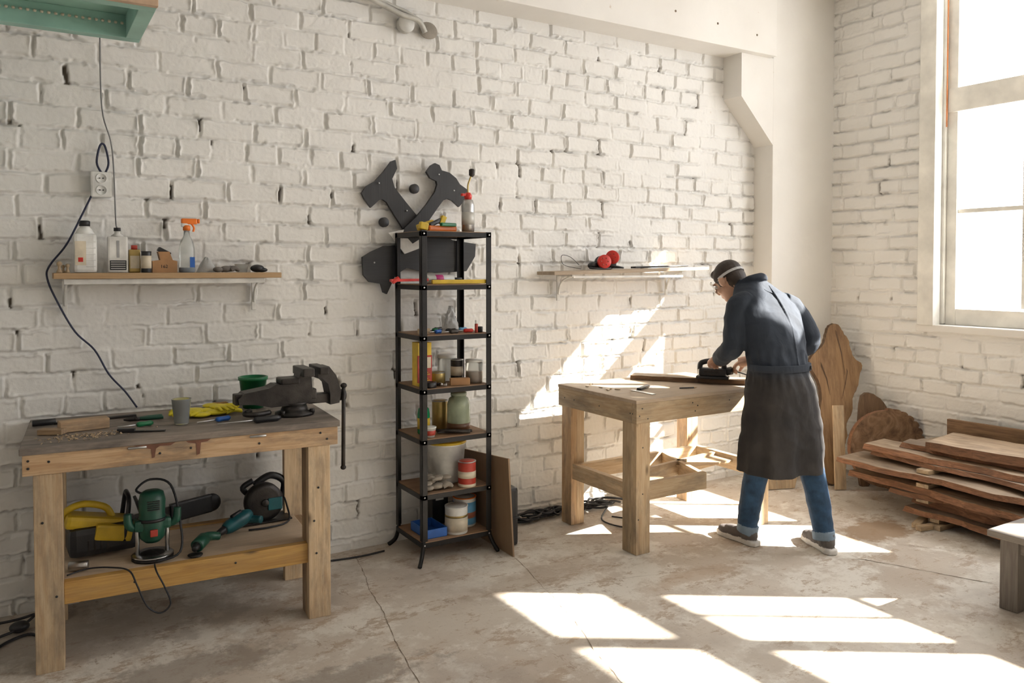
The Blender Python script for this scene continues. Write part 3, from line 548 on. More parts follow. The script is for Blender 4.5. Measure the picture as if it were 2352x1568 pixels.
b.done()
# socket, cables
b=MB('wall_socket'); b.bx((.282,4.24,1.935),(.372,4.28,2.055),whitep,bev=.008)
for z_ in (1.968,2.024): b.lathe((.327,4.2395,z_),[(.024,0),(.024,-.002),(.021,-.002),(.019,.006)],whitep,ax='y'); b.cyl((.32,4.24,z_),(.32,4.233,z_),.003,black,seg=8); b.cyl((.334,4.24,z_),(.334,4.233,z_),.003,black,seg=8)
b.done()
b=MB('power_cord'); b.tube([(.285,4.255,1.94),(.25,4.265,1.86),(.18,4.26,1.71),(.11,4.262,1.61),(.10,4.262,1.55),(.14,4.262,1.44),(.21,4.262,1.30),(.29,4.262,1.21),(.35,4.262,1.09),(.42,4.262,1.0),(.47,4.258,.92)],.0045,navyc)
b.tube([(.33,4.262,2.05),(.31,4.262,2.1),(.325,4.26,2.18),(.345,4.26,2.18),(.36,4.262,2.1),(.345,4.262,2.05)],.005,navyc); b.done()
b=MB('lamp_wire'); b.tube([(.33,4.262,2.7),(.335,4.265,2.36),(.37,4.25,2.20),(.38,4.235,2.05),(.385,4.235,1.83),(.385,4.19,1.792)],.0032,mat('grey_wire',(.2,.2,.2),.5)); b.done()
b=MB('hanging_light_box'); b.bx((-1.3,3.33,2.6),(.46,3.36,2.76),tan); b.bx((-1.3,3.361,2.601),(.459,3.42,2.70),mint); b.bx((-1.3,3.86,2.601),(.459,3.92,2.70),mint); b.bx((.40,3.42,2.601),(.459,3.86,2.70),mint); b.bx((-1.3,3.42,2.601),(-1.24,3.86,2.7),mint); b.bx((-1.3,3.361,2.70),(.459,3.92,2.715),mint); b.bx((-1.3,3.361,2.716),(.46,3.92,2.76),tan)
for i in range(60): b.cyl((.38-i*.025,3.848,2.66),(.39-i*.025,3.852,2.66),.006,creamp,seg=6)
for x in (-1.1,.3): b.cyl((x,3.6,2.75),(x,3.6,3.75),.006,steel)
b.done()
b=MB('conduit_pipe'); b.tube([(1.50,4.2,3.155),(1.60,4.22,3.12),(1.74,4.235,3.085),(1.87,4.24,3.045),(1.97,4.24,3.03),(2.02,4.25,2.97)],.016,grimg,seg=12); b.tube([(1.56,4.22,3.16),(1.66,4.24,3.13),(1.78,4.25,3.10),(1.9,4.25,3.07),(2.0,4.25,3.03)],.010,grimg)
b.cyl((1.90,4.28,3.0),(1.90,4.24,3.0),.05,grimg); b.ell((2.05,4.27,2.99),(.06,.012,.05),mat('mortar_patch',(.3,.27,.23),.9,bs=1)); b.done()

# ---------------- right wall shelf + respirator
b=MB('small_wall_shelf'); Mr=Matrix.Translation(V((2.82,0,1.555)))@Matrix.Rotation(math.radians(-1.3),4,'Y')
b.bx((0,4.08,0),(1.33,4.278,.022),plyp,M=Mr); bracket(b,2.98,1.556,.17,.18); bracket(b,3.92,1.577,.17,.18); b.bx((2.98,4.1,1.535),(3.92,4.11,1.55),whitem); b.done()
b=MB('respirator_mask'); p=V((3.27,4.17,1.590)); b.ell(p+V((0,.02,.045)),(.045,.045,.045),black); b.ell(p+V((.08,.03,.04)),(.05,.04,.04),black); b.ell(p+V((-.08,.0,.025)),(.04,.03,.025),black)
for dx,dy,dz,a in ((-.03,-.045,.048,-.35),(.085,.0,.078,-.9)):
    d=V((math.sin(a),-math.cos(a),.15)).normalized(); q=p+V((dx,dy,dz)); b.cyl(q,q+d*.028,.045,red,seg=28); b.cyl(q-d*.02,q,.039,black)
    for k in range(6):
        t=k*math.pi/3; sd=d.cross(V((0,0,1))).normalized(); uu=sd.cross(d); b.cyl(q+d*.0281+(sd*math.cos(t)+uu*math.sin(t))*.024,q+d*.030+(sd*math.cos(t)+uu*math.sin(t))*.024,.006,redp,seg=8)
b.tube([p+V((-.05,0,.02)),p+V((-.13,-.03,.01)),p+V((-.1,-.06,.006)),p+V((.02,-.06,.006))],.006,black); b.tube([p+V((.05,0,.03)),p+V((.15,-.02,.012)),p+V((.17,.03,.012)),p+V((.1,.06,.01))],.006,black)
b.tube([p+V((-.15,.04,.004)),p+V((-.28,.05,.03)),p+V((-.31,.03,.09)),p+V((-.25,.02,.08)),p+V((-.18,.02,.03))],.0018,black); b.done()
b=MB('folded_dark_straps'); b.box((3.70,4.18,1.607),(.34,.05,.012),black,rot=(0,-.022,.05),bev=.005); b.box((3.84,4.14,1.612),(.3,.03,.01),black,rot=(0,-.022,-.05),bev=.004); b.tube([(3.56,4.13,1.602),(3.64,4.1,1.606),(3.75,4.1,1.608),(3.9,4.1,1.612)],.005,black); b.done()

# ---------------- RIGHT WORKBENCH
b=MB('workbench_table')
X0,X1,Y0,Y1=2.875,3.97,3.365,4.12
b.bx((X0,Y0,.848),(X1,Y1,.868),plyp); b.bx((X0+.004,Y0+.003,.735),(X1,Y0+.042,.848),pine2); b.bx((X0+.004,Y0+.042,.735),(X0+.042,Y1,.848),pine2); b.bx((X0+.04,Y1-.04,.735),(X1,Y1,.848),pine2); b.bx((X1-.04,Y0+.04,.735),(X1,Y1-.04,.848),pine2)
for x in (X0+.01,X1-.11):
    b.bx((x,Y0+.01,0.001),(x+.1,Y0+.055,.74),pine2); b.bx((x if x<3 else x+.055,Y0+.055,0.001),(x+.045 if x<3 else x+.1,Y0+.13,.74),pine2)
    b.bx((x,Y1-.13,0.001),(x+.045,Y1-.03,.74),pine); b.bx((x+.045,Y1-.13,0.001),(x+.1,Y1-.09,.74),pine2)
b.bx((X0+.02,Y0+.1,.29),(X0+.06,Y1-.1,.385),pine2); b.bx((X1-.06,Y0+.1,.29),(X1-.02,Y1-.1,.385),pine2)
b.bx((X0+.06,Y1-.17,.29),(X1-.06,Y1-.13,.385),pine2); b.bx((X0+.11,Y0+.045,.285),(3.46,Y0+.08,.385),pine2)
b.beam((3.44,Y0+.06,.335),(3.62,Y1-.15,.335),.03,.09,pine2); b.beam((3.05,Y0+.3,.335),(3.9,Y0+.42,.335),.03,.09,pine2); b.bx((3.5,Y0+.25,.345),(3.9,Y0+.4,.36),pine2)
for x,z_ in ((2.90,.78),(2.92,.82),(2.96,.76),(3.3,.82),(3.32,.77),(3.34,.8),(3.6,.81),(2.93,.6),(2.93,.34),(2.9,.2)): b.cyl((x,Y0+(.002 if z_>.74 else .009),z_),(x,Y0+(.0 if z_>.74 else .007),z_),.004,black,seg=8)
for y in (3.4,3.42,3.95,4.05,3.7): b.cyl((X0+.003,y,.79),(X0+.001,y,.79),.004,black,seg=8)
b.done()
b=MB('wood_plank'); M_=Matrix.Translation(V((3.66,3.78,.869)))@Matrix.Rotation(math.atan2(-.46,.36),4,'Z')
random.seed(8); pts=[(-.36+.72*i/10,-.07+random.uniform(-.008,.008)) for i in range(11)]+[(.36-.72*i/10,.07+random.uniform(-.01,.01)) for i in range(11)]
b.poly(pts,.03,M_,lumber,bark,axis=0); b.done()
b=MB('try_square'); b.box((3.20,3.68,.876),(.16,.03,.013),black,rot=(0,0,.5)); b.box((3.10,3.57,.8705),(.03,.19,.002),chrome,rot=(0,0,.0),bev=0); b.done()
b=MB('pencil'); b.cyl((3.38,3.56,.8735),(3.47,3.53,.8735),.0045,black,seg=6); b.cyl((3.47,3.53,.8735),(3.49,3.523,.8735),.0045,pine2,r2=.0008,seg=6); b.done()
b=MB('electric_sander'); p=V((3.70,3.60,.9)); Ms=Matrix.Translation(p)@Matrix.Rotation(-.9,4,'Z')
b.box((0,0,.012),(.2,.085,.018),black,bev=.006,M=Ms); b.box((0,0,.045),(.17,.075,.05),black,bev=.018,M=Ms); b.box((0,0,.05),(.10,.078,.02),iron,bev=.005,M=Ms); b.tube([(-.08,0,.06),(-.07,0,.1),(0,0,.115),(.06,0,.1),(.07,0,.06)],.017,black,M=Ms); b.cyl((.08,0,.05),(.12,0,.06),.025,black,M=Ms)
b.tube([(.12,0,.06),(.2,.05,.03),(.25,.1,.0)],.004,blackr,M=Ms); b.done()
b=MB('wood_scrap_bits'); random.seed(4)
for i in range(8):
    b.box((random.uniform(2.95,3.05),random.uniform(3.7,4.05),.8712),(random.uniform(.01,.05),.012,.004),pine2,rot=(0,0,random.uniform(0,3)))
b.done()
# floor cables
b=MB('cable_tangle'); random.seed(12)
for k in range(11):
    x=2.47+random.random()*.2; pts=[]
    for i in range(9):
        x+=random.uniform(.02,.15); pts.append((min(x,3.5),4.195+random.uniform(-.055,.055),.012+random.uniform(0,.045)))
    b.tube(pts,.007,blackr,seg=7)
b.tube([(3.3,4.15,.01),(3.1,3.95,.008),(3.15,3.75,.008),(3.3,3.8,.008),(3.2,3.98,.008)],.005,blackr)
b.done()
b=MB('floor_cable'); b.tube([(1.3,4.2,.006),(1.55,4.16,.006),(1.72,4.17,.006)],.005,blackr); b.tube([(-.4,4.1,.01),(-.1,4.05,.01),(.03,4.12,.05),(-.05,4.18,.02),(-.3,4.2,.01)],.006,blackr); b.ell((-.03,4.08,.025),(.04,.03,.025),black)
b.done()

# ---------------- wood slabs in the corner
def leanM(o,u,up):
    u=V(u).normalized(); up=V(up).normalized(); n=u.cross(up).normalized(); M=Matrix((u,up,n)).transposed().to_4x4(); M.translation=V(o); return M
def wav(pts,amp=.008,sub=4,seed=1):
    # Catmull-Rom smoothed outline with a little roughness
    random.seed(seed); out=[]; n=len(pts)
    for i in range(n):
        a,b_,c_,d=V(pts[i-1]),V(pts[i]),V(pts[(i+1)%n]),V(pts[(i+2)%n])
        for k in range(sub):
            t=k/sub; q=.5*((2*b_)+(c_-a)*t+(2*a-5*b_+4*c_-d)*t*t+(3*b_-a-3*c_+d)*t**3); out.append((q.x+random.uniform(-amp,amp),q.y+random.uniform(-amp,amp)))
    return out
def inset(pts,f_):
    n=len(pts); out=[]
    for i in range(n):
        a=V(pts[i-1]);c_=V(pts[(i+1)%n]); t=(c_-a); nn=V((-t.y,t.x)).normalized(); out.append((pts[i][0]+nn.x*f_,pts[i][1]+nn.y*f_))
    return out
def slab(b,pts,th,M,m,ms,ins=.012):
    n=len(pts); q=inset(pts,ins); vs=[(x,y,0) for x,y in q]+[(x,y,th*.5) for x,y in pts]+[(x,y,th) for x,y in q]
    b.add(vs,[list(range(n))[::-1],[2*n+i for i in range(n)]],m,M,axis=1)
    b.add(vs,[[i,(i+1)%n,n+(i+1)%n,n+i] for i in range(n)]+[[n+i,n+(i+1)%n,2*n+(i+1)%n,2*n+i] for i in range(n)],ms,M,axis=1)
b=MB('live_edge_oak_slab')
ol=[(-.10,0),(-.02,0),(.03,.06),(.06,.14),(.05,.24),(.085,.34),(.09,.43),(.14,.52),(.155,.62),(.20,.70),(.225,.79),(.255,.86),(.245,.90),(.20,.93),(.175,1.0),(.165,1.07),(.125,1.14),(.09,1.20),(.03,1.205),(-.01,1.17),(-.035,1.10),(-.06,1.04),(-.12,.99),(-.18,.92),(-.17,.85),(-.12,.76),(-.11,.62),(-.14,.45),(-.17,.28),(-.14,.1)]
M_=leanM((5.12,3.72,.004),(.85,-.42,0),(.17,.24,1)); slab(b,wav(ol,.0035,4,3),.05,M_,slabw,bark,.010)
for (xa,ya,xb,yb) in ((.06,1.15,.10,.80),(-.02,.1,.03,.45),(.12,.85,.06,.62),(-.08,.9,-.03,.65)):
    pA=[(xa-.002,ya),(xa+.006,ya-.02),((xa+xb)/2+.012,(ya+yb)/2),(xb,yb),((xa+xb)/2+.004,(ya+yb)/2),(xa-.004,ya-.03)]
    b.poly(pA,.003,M_@Matrix.Translation(V((0,0,-.0025))),bark); b.poly(pA,.003,M_@Matrix.Translation(V((0,0,.0495))),bark)
b.done()
dow=wood('dark_split_wood',(.26,.155,.08),(.10,.05,.027),dirt=.6,dirtc=(.06,.035,.02))
b=MB('dark_wood_offcut'); ol=[(0,0),(.1,.02),(.17,.3),(.24,.50),(.22,.60),(.14,.66),(.04,.65),(0,.4)]
slab(b,wav(ol,.004,3,5),.035,leanM((5.22,3.63,.003),(.85,-.45,0),(.10,.13,1)),dow,bark,.008); b.done()
b=MB('log_slice_with_notched_rim'); pts=[]; n=30
for i in range(n):
    a=2*math.pi*i/n; r=.275*(1+.02*math.sin(3*a))
    tt=.016 if math.cos(a)>-.1 else .0
    for k,rr in ((-.42,r),(-.3,r+tt*.8),(0,r+tt),(.3,r+tt*.8),(.42,r)): pts.append((rr*math.cos(a+k*2*math.pi/n),.295+rr*math.sin(a+k*2*math.pi/n)))
endw,N,L,B=new('log_end_grain'); B.inputs['Roughness'].default_value=.8; g=N.new('ShaderNodeAttribute'); g.attribute_name='gc'
nn=tex(N,L,g.outputs['Vector'],9,8,rough=.7,dist=1.5); L.new(ramp(N,L,nn,[(.3,(.07,.035,.02)),(.5,(.22,.125,.065)),(.7,(.33,.205,.12))]),B.inputs['Base Color']); bump(N,L,B,nn,.6,.01)
b.poly(pts,.045,leanM((5.29,3.47,.004),(.85,-.42,0),(.08,.06,1)),endw,rbark); b.done()
b=MB('triangular_board'); b.poly([(-.2,0),(.10,0),(.24,.45),(.17,.47)],.02,leanM((4.66,3.86,.003),(.9,-.35,0),(.12,.2,1)),pine2,axis=1); b.done()
b=MB('leaning_pale_board'); b.poly([(0,0),(.08,0),(.11,.6),(.03,.6)],.018,leanM((4.97,3.64,.003),(.85,-.45,0),(.10,.18,1)),pine2,axis=1); b.done()

# ---------------- lumber pile
b=MB('lumber_pile')
def board(xc,ya,yb,z0,w,th,yaw=0,seed=0,m=lumber,side=None,tilt=0):
    random.seed(seed); n=30; L_=yb-ya; k1=random.uniform(0,9)
    wl=lambda i,o:.045*mn.noise(V((i*.22,k1+o,0)))+.022*mn.noise(V((i*.9,k1+o,2)))+.008*mn.noise(V((i*2.3,k1+o,4)))
    pl_=[(-w/2+wl(i,0),-L_/2+L_*i/n+(random.uniform(-.05,.02) if i==n else 0)) for i in range(n+1)]; pr_=[(w/2+wl(i,5),L_/2-L_*i/n) for i in range(n+1)]
    M=Matrix.Translation(V((xc,(ya+yb)/2,z0)))@Matrix.Rotation(yaw,4,'Z')@Matrix.Rotation(tilt,4,'X')
    pts=pl_+pr_; k=len(pts); ins=.03
    vs=[(x,y,0) for x,y in pts]+[(x*(1-ins*(.6+mn.noise(V((y*6,k1,1))))/max(w*.5,.1)),y,th+.004*mn.noise(V((y*4,k1,7)))) for x,y in pts]
    random.seed(seed); b.add(vs,[list(range(k))[::-1]],m,M,axis=1)
    b.add(vs,[[k+i,k+i+1,k+(k-2-i),k+(k-1-i)] for i in range(n)],m,M,axis=1)
    b.add(vs,[[i,(i+1)%k,k+(i+1)%k,k+i] for i in range(k)],side or rbark,M,axis=1)
for y in (1.0,1.9,2.72):
    b.bx((4.72,y,.001),(5.4,y+.06,.032),pine2); b.bx((4.76,y+.03,.033),(5.38,y+.09,.062),pine2)
b.box((4.74,2.86,.017),(.18,.05,.03),pine2,rot=(0,0,.3)); b.box((4.72,2.78,.017),(.2,.04,.03),pine2,rot=(0,0,-.2))
zz=.063; spec=[(5.02,.85,2.95,.68,.030),(5.08,.8,3.02,.60,.038),(5.10,.8,3.12,.66,.024),(5.02,.9,3.38,.66,.036),(5.12,.8,3.22,.60,.022),(5.03,1.0,3.46,.66,.032),(5.08,.8,3.30,.60,.026),(5.13,.9,3.36,.56,.034),(5.19,1.0,3.18,.5,.03)]
for i,(x,ya,yb,w,th) in enumerate(spec):
    if i in (2,4,6):
        b.bx((4.76,2.82,zz),(5.0,2.90,zz+.026),pine2); b.bx((5.0,1.2,zz),(5.35,1.28,zz+.026),pine2); zz+=.027
    random.seed(200+i); ya1=random.uniform(-.07,.07); ya2=random.uniform(-.04,.05); sp_=random.uniform(.42,.6)
    mm,m2=((lumber,lumber2) if i%2 else (lumber2,lumber))
    board(x-w*(1-sp_)/2-.01,ya,yb,zz,w*sp_-.01,th,ya1,40+i,mm); board(x+w*sp_/2+.01,ya,yb-random.uniform(.02,.25),zz,w*(1-sp_)-.02,th*.9,ya2,60+i,m2); zz+=th+.003
board(5.18,1.0,2.98,zz,.46,.05,.06,90,lumber); zz+=.052
b.beam((5.46,1.2,zz+.02),(5.46,3.1,zz+.0),.03,.12,dow); b.done()
# low bench at the right foreground
b=MB('low_wooden_bench'); dk=wood('grey_old_wood',(.27,.235,.20),(.14,.11,.09),dirt=.5)
b.bx((3.84,1.1,.345),(4.6,1.99,.375),dk); b.bx((3.90,1.88,0.001),(3.98,1.96,.345),dk); b.bx((3.90,1.14,0.001),(3.98,1.22,.345),dk); b.bx((4.45,1.88,0.001),(4.53,1.96,.345),dk); b.bx((4.45,1.14,0.001),(4.53,1.22,.345),dk); b.bx((3.92,1.2,.27),(3.95,1.9,.345),dk); b.bx((3.96,1.9,.27),(4.5,1.93,.345),dk); b.done()

# ---------------- THE CARPENTER
skin=mat('skin',(.55,.33,.23),.5,bs=.05,var=.06); hairm=mat('dark_hair',(.030,.018,.012),.6,bs=.8,scale=60)
jeans=mat('blue_jeans',(.025,.065,.13),.85,bs=.5,scale=60,var=.25); cuffm=mat('jeans_cuff',(.2,.27,.35),.85)
shoem=mat('grey_canvas_shoe',(.13,.115,.11),.85,bs=.4); solem=mat('white_rubber_sole',(.65,.63,.6),.6)
m,N,L,B=new('work_coat_cloth'); B.inputs['Roughness'].default_value=.85; tc=N.new('ShaderNodeTexCoord').outputs['Object']
sx=N.new('ShaderNodeSeparateXYZ'); L.new(tc,sx.inputs[0]); zr=N.new('ShaderNodeMapRange'); zr.inputs[1].default_value=.98; zr.inputs[2].default_value=1.04; L.new(sx.outputs[2],zr.inputs[0])
n1=tex(N,L,tc,6,6); lo=ramp(N,L,n1,[(.35,(.015,.014,.015)),(.7,(.034,.030,.029))]); up=ramp(N,L,n1,[(.3,(.013,.019,.030)),(.7,(.022,.031,.048))])
L.new(mixc(N,L,zr.outputs[0],lo,up),B.inputs['Base Color'])
bump(N,L,B,tex(N,L,mapn(N,L,tc,(1,1,.5)),11,4,dist=1.0),.35,.015); coatm=m
man=bpy.data.objects.new('carpenter_man',None); sc.collection.objects.link(man)
parts=[]
def part(m,fn):
    b=MB('t'); fn(b,m); bmesh.ops.recalc_face_normals(b.bm,faces=list(b.bm.faces)); parts.append((m,b.bm.copy())); b.bm.free()
def loft(b,rings,m,seg=96,fold=None):
    R=[]
    for i in range(len(rings)-1):
        a=rings[max(i-1,0)];p=rings[i];q=rings[i+1];d=rings[min(i+2,len(rings)-1)]
        for k in range(6):
            t=k/6; R.append([.5*((2*p[j])+(q[j]-a[j])*t+(2*a[j]-5*p[j]+4*q[j]-d[j])*t*t+(3*p[j]-a[j]-3*q[j]+d[j])*t**3) for j in range(5)])
    R.append(list(rings[-1])); vs=[];fs=[]
    for c in R:
        for k in range(seg):
            a=2*math.pi*k/seg; fd=fold(a,c[2]) if fold else 0
            ca,sa=math.cos(a),math.sin(a); e=.85
            vs.append((c[0]+(c[3]+fd)*abs(ca)**e*(1 if ca>0 else -1),c[1]+(c[4]+fd)*abs(sa)**e*(1 if sa>0 else -1),c[2]))
    for j in range(len(R)-1):
        for k in range(seg):
            q=(k+1)%seg; fs.append([j*seg+k,j*seg+q,(j+1)*seg+q,(j+1)*seg+k])
    fs.append(list(range(seg))[::-1]); fs.append([(len(R)-1)*seg+k for k in range(seg)]); b.add(vs,fs,m)
def fold(a,z):
    w=max(0,min(1,(1.02-z)/.5)); r_=w*(.013*math.sin(5*a+1.2+1.5*mn.noise(V((a,z*2,0))))+.006*math.sin(11*a+3+z*3))
    g_=math.exp(-((z-.99)/.07)**2)*.004*math.sin(19*a)+math.exp(-((z-1.09)/.06)**2)*.004*math.sin(15*a+1)
    return r_+g_
rings=[(3.70,3.06,.445,.262,.19),(3.70,3.06,.52,.256,.185),(3.69,3.05,.65,.243,.178),(3.68,3.05,.80,.225,.168),(3.67,3.05,.92,.208,.16),(3.665,3.06,1.02,.182,.14),(3.675,3.09,1.14,.186,.14),(3.69,3.13,1.26,.205,.14),(3.70,3.18,1.35,.215,.13),(3.705,3.22,1.42,.195,.115),(3.705,3.265,1.475,.145,.095),(3.70,3.30,1.53,.075,.065)]
part(coatm,lambda b,m: loft(b,rings,m,fold=fold))
def arms(b,m):
    b.tube([(3.58,3.21,1.40),(3.525,3.22,1.37),(3.49,3.22,1.27),(3.475,3.22,1.16),(3.49,3.29,1.11),(3.57,3.41,1.06)],[.07,.078,.070,.066,.060,.048],m,seg=24)
    b.tube([(3.83,3.18,1.39),(3.89,3.17,1.36),(3.945,3.13,1.27),(3.975,3.10,1.17),(3.965,3.19,1.11),(3.87,3.40,1.045)],[.07,.080,.074,.068,.060,.048],m,seg=24)
    b.tube([(3.62,3.33,1.505),(3.635,3.255,1.535),(3.70,3.225,1.548),(3.765,3.255,1.535),(3.78,3.33,1.505)],[.012,.02,.023,.02,.012],m,seg=10)
    b.tube([(3.70,3.165,1.50),(3.70,3.05,1.36),(3.69,2.984,1.24),(3.675,2.946,1.14),(3.666,2.922,1.05)],.0055,m,seg=8)
part(coatm,arms)
def legs(b,m):
    b.tube([(3.63,3.06,.90),(3.60,3.08,.78),(3.575,3.12,.5),(3.575,3.17,.28),(3.575,3.20,.09)],[.09,.088,.072,.064,.055],m,seg=20)
    b.tube([(3.76,3.03,.90),(3.79,3.02,.78),(3.815,2.96,.5),(3.83,2.91,.28),(3.845,2.88,.09)],[.09,.088,.072,.064,.056],m,seg=20)
part(jeans,legs)
def cuffs(b,m):
    b.cyl((3.575,3.20,.07),(3.575,3.19,.115),.061,m); b.cyl((3.845,2.88,.07),(3.844,2.887,.115),.062,m)
part(cuffm,cuffs)
def shoes(b,m):
    for (x,y,a) in ((3.575,3.19,0),(3.85,2.87,-.38)):
        M=Matrix.Translation(V((x,y,0)))@Matrix.Rotation(a,4,'Z')
        b.ell((0,.0,.055),(.042,.062,.045),m,M=M); b.ell((0,.09,.047),(.044,.10,.036),m,M=M); b.ell((0,.15,.040),(.046,.075,.028),m,M=M); b.tube([(0,-.01,.05),(0,-.005,.10)],.044,m,M=M)
part(shoem,shoes)
def soles(b,m):
    for (x,y,a) in ((3.575,3.19,0),(3.85,2.87,-.38)):
        M=Matrix.Translation(V((x,y,0.001)))@Matrix.Rotation(a,4,'Z')
        pts=[(-.040,-.05),(-.022,-.072),(.022,-.072),(.040,-.05),(.038,.05),(.049,.13),(.042,.2),(.017,.234),(-.017,.234),(-.042,.2),(-.049,.13),(-.038,.05)]
        b.poly(pts,.028,M,m)
part(solem,soles)
fw=V((-.06,.80,-.58)).normalized(); upv=V((-.05,.5,.85)); upv=(upv-fw*upv.dot(fw)).normalized(); rt=fw.cross(upv)
MH=Matrix((rt,fw,upv)).transposed().to_4x4(); MH.translation=V((3.645,3.42,1.52))
def head(b,m):
    b.ell((0,-.012,.025),(.074,.092,.085),m,M=MH); b.ell((0,.025,-.035),(.058,.066,.075),m,M=MH); b.ell((0,.052,-.085),(.034,.034,.028),m,M=MH)
    b.tube([(0,.08,.02),(0,.103,-.012),(0,.096,-.028)],[.010,.015,.012],m,M=MH); b.ell((0,.083,-.058),(.024,.012,.007),m,M=MH); b.ell((0,.082,-.068),(.02,.011,.006),m,M=MH)
    b.ell((0,.078,.028),(.05,.014,.01),m,M=MH)
    for s_ in (-1,1): b.ell((s_*.078,-.008,-.008),(.012,.02,.032),m,rot=(.15,0,0),M=MH); b.ell((s_*.04,.05,-.03),(.022,.03,.02),m,M=MH)
    c=MH@V((0,-.02,-.05)); b.tube([c,c.lerp(V((3.70,3.30,1.50)),.5),(3.705,3.28,1.47)],[.055,.054,.06],m,seg=18)
part(skin,head)
def hair(b,m):
    b.ell((0,-.020,.042),(.081,.094,.080),m,M=MH); b.ell((0,-.055,-.005),(.070,.058,.075),m,M=MH)
    for s_ in (-1,1): b.ell((s_*.068,.005,.03),(.014,.04,.04),m,M=MH); b.ell((s_*.070,.018,-.005),(.009,.010,.025),m,M=MH)
    b.ell((0,.042,.082),(.055,.042,.028),m,M=MH)
part(hairm,hair)
def hand(b,m,wr,tip,side,grip):
    wr=V(wr);tip=V(tip); d=(tip-wr).normalized(); dn=V((0,0,-1)); dn=(dn-d*dn.dot(d)).normalized(); s=d.cross(dn)*side
    b.tube([wr-d*.03,wr,wr+d*.045,wr+d*.08],[.026,.028,.038,.036],m,seg=14,sy=.75)
    for i,(o,l) in enumerate(((-.028,.075),(-.009,.085),(.010,.08),(.028,.064))):
        k=wr+d*.078+s*o; b.tube([k-d*.03,k,k+d*l*.4+dn*l*.18,k+d*l*.55+dn*l*.5,k+d*l*.35+dn*l*.75],[.010,.0105,.0095,.0088,.007],m,seg=9,n=4)
    k=wr+d*.02-s*.03; b.tube([k,k-s*.02+d*.03+dn*.02,k-s*.015+d*.06+dn*.045,k-s*.0+d*.07+dn*.055],[.014,.013,.0105,.008],m,seg=9,n=4)
part(skin,lambda b,m:(hand(b,m,(3.585,3.435,1.052),(3.69,3.585,1.03),-1,0),hand(b,m,(3.86,3.43,1.03),(3.76,3.54,.985),1,0)))
allbm=bmesh.new(); trees=[]
tmp=bpy.data.meshes.new('tmp')
for m_,pb in parts:
    trees.append((m_,BVHTree.FromBMesh(pb))); pb.to_mesh(tmp); allbm.from_mesh(tmp)
me=bpy.data.meshes.new('body'); allbm.to_mesh(me); allbm.free()
bo=bpy.data.objects.new('body',me); sc.collection.objects.link(bo)
md=bo.modifiers.new('r','REMESH'); md.mode='VOXEL'; md.voxel_size=.0045
dg=bpy.context.evaluated_depsgraph_get(); me2=bpy.data.meshes.new_from_object(bo.evaluated_get(dg)); bo.modifiers.clear(); bo.data=me2
mats=[]
for m_,_ in parts:
    if m_ not in mats: mats.append(m_)
me2.materials.clear()
for m_ in mats: me2.materials.append(m_)
mis=[]
for p_ in me2.polygons:
    best=None
    for m_,t in trees:
        r=t.find_nearest(p_.center,.03)
        if r[0] is not None and (best is None or r[3]<best[0]): best=(r[3],m_)
    mis.append(mats.index(best[1]) if best else 0)
me2.polygons.foreach_set('material_index',mis); me2.polygons.foreach_set('use_smooth',[True]*len(mis))
ci=mats.index(coatm); ji=mats.index(jeans); amp={}
for p_,k in zip(me2.polygons,mis):
    for v in p_.vertices: amp[v]=.010 if k==ci else (.007 if k==ji else 0)
def rid(q): return 1-2*abs(mn.noise(q))
nor=[v.normal.copy() for v in me2.vertices]
for v,n_ in zip(me2.vertices,nor):
    a_=amp.get(v.index,0)
    if a_: q=v.co; v.co=q+n_*a_*(.8*mn.noise(V((q.x*6,q.y*6,q.z*4)))+.55*(rid(V((q.x*7+q.z*6,q.y*7,q.z*9-q.x*4)))-.6)+.2*mn.noise(V((q.x*30,q.y*30,q.z*26))))
md=bo.modifiers.new('s','SMOOTH'); md.factor=.5; md.iterations=2
bo.parent=man
b=MB('goggles'); strap=mat('elastic_strap',(.5,.5,.5),.7)
ringp=[]
for i in range(13):
    a=math.pi*(.12-i*.103); ringp.append(MH@V((.085*math.cos(a),-.018+.100*math.sin(a),.018)))
vs=[];hh=(MH.to_3x3()@V((0,0,1)))*.008
for p0 in ringp: vs+= [tuple(p0-hh),tuple(p0+hh)]
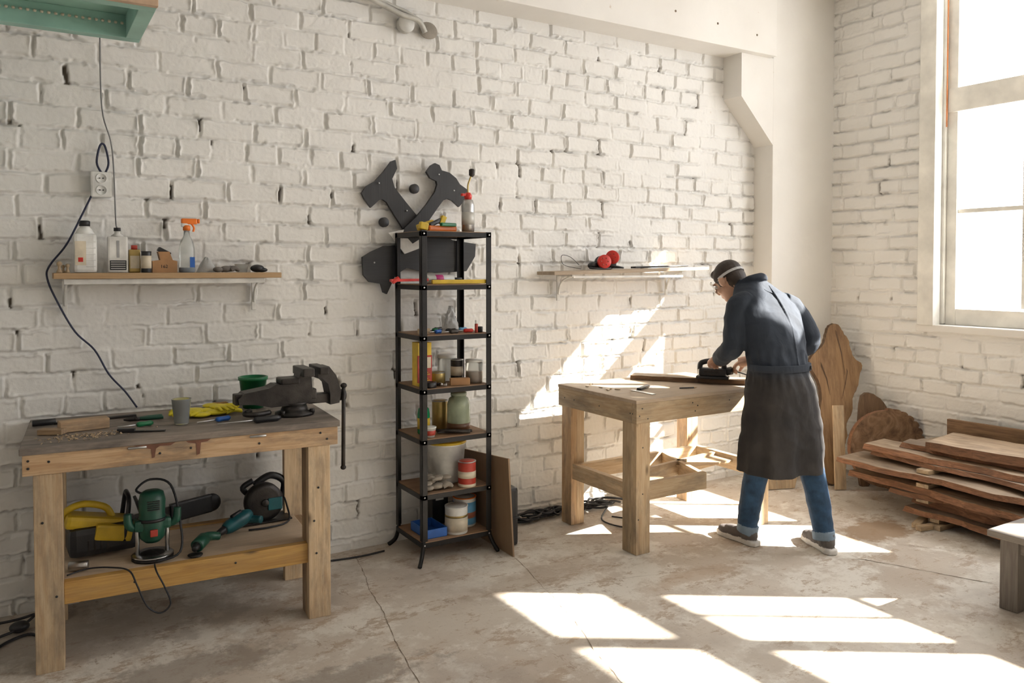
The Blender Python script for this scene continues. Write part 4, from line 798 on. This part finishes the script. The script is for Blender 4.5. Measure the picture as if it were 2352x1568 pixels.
b.add(vs,[[2*i,2*i+2,2*i+3,2*i+1] for i in range(12)],strap)
b.grid(lambda u,v:MH@V((.078*math.sin((u-.5)*2.6),.030+.072*math.cos((u-.5)*2.2),.035-.06*v)),16,6,clear); b.tube([MH@V((.078*math.sin((u-.5)*2.6),.031+.073*math.cos((u-.5)*2.2),.036)) for u in [i/8 for i in range(9)]],.004,clear,seg=6)
b.done(parent=man,recalc=False)
b=MB('eyes')
for s_ in (-1,1): b.ell((s_*.03,.076,.008),(.012,.010,.010),whitep,M=MH); b.ell((s_*.03,.085,.007),(.005,.003,.005),black,M=MH); b.box((s_*.03,.088,.03),(.032,.006,.006),hairm,M=MH)
b.done(parent=man)
b=MB('coat_belt'); ang=[math.radians(170+i*7.5) for i in range(25)]
def bp(a,o,z_): e=.85; ca,sa=math.cos(a),math.sin(a); return (3.668+(.184+o)*abs(ca)**e*(1 if ca>0 else -1),3.067+(.141+o)*abs(sa)**e*(1 if sa>0 else -1),z_)
nA=len(ang); vs=[bp(a,.012,1.02) for a in ang]+[bp(a,.012,1.058) for a in ang]+[bp(a,-.01,1.02) for a in ang]+[bp(a,-.01,1.058) for a in ang]
b.add(vs,[[i,i+1,nA+i+1,nA+i] for i in range(nA-1)]+[[nA+i,nA+i+1,3*nA+i+1,3*nA+i] for i in range(nA-1)]+[[i+1,i,2*nA+i,2*nA+i+1] for i in range(nA-1)],coatm,smooth=False)
q=V(bp(math.radians(300),.012,1.038)); b.cyl(q,q+V((.004,-.007,0)),.011,iron); b.done(parent=man)

# ---------------- light
s=bpy.data.lights.new('sun','SUN'); s.energy=38; s.angle=.011; s.color=(1,.94,.84); so=bpy.data.objects.new('sun',s); sc.collection.objects.link(so)
so.rotation_euler=V((-1.13,.75,-1)).to_track_quat('-Z','Y').to_euler(); so.location=(8,-2,6)
w=bpy.data.worlds.new('sky'); sc.world=w; w.use_nodes=True; bg=w.node_tree.nodes['Background']; bg.inputs[0].default_value=(.98,.98,1,1); bg.inputs[1].default_value=8
sc.view_settings.view_transform='Standard'
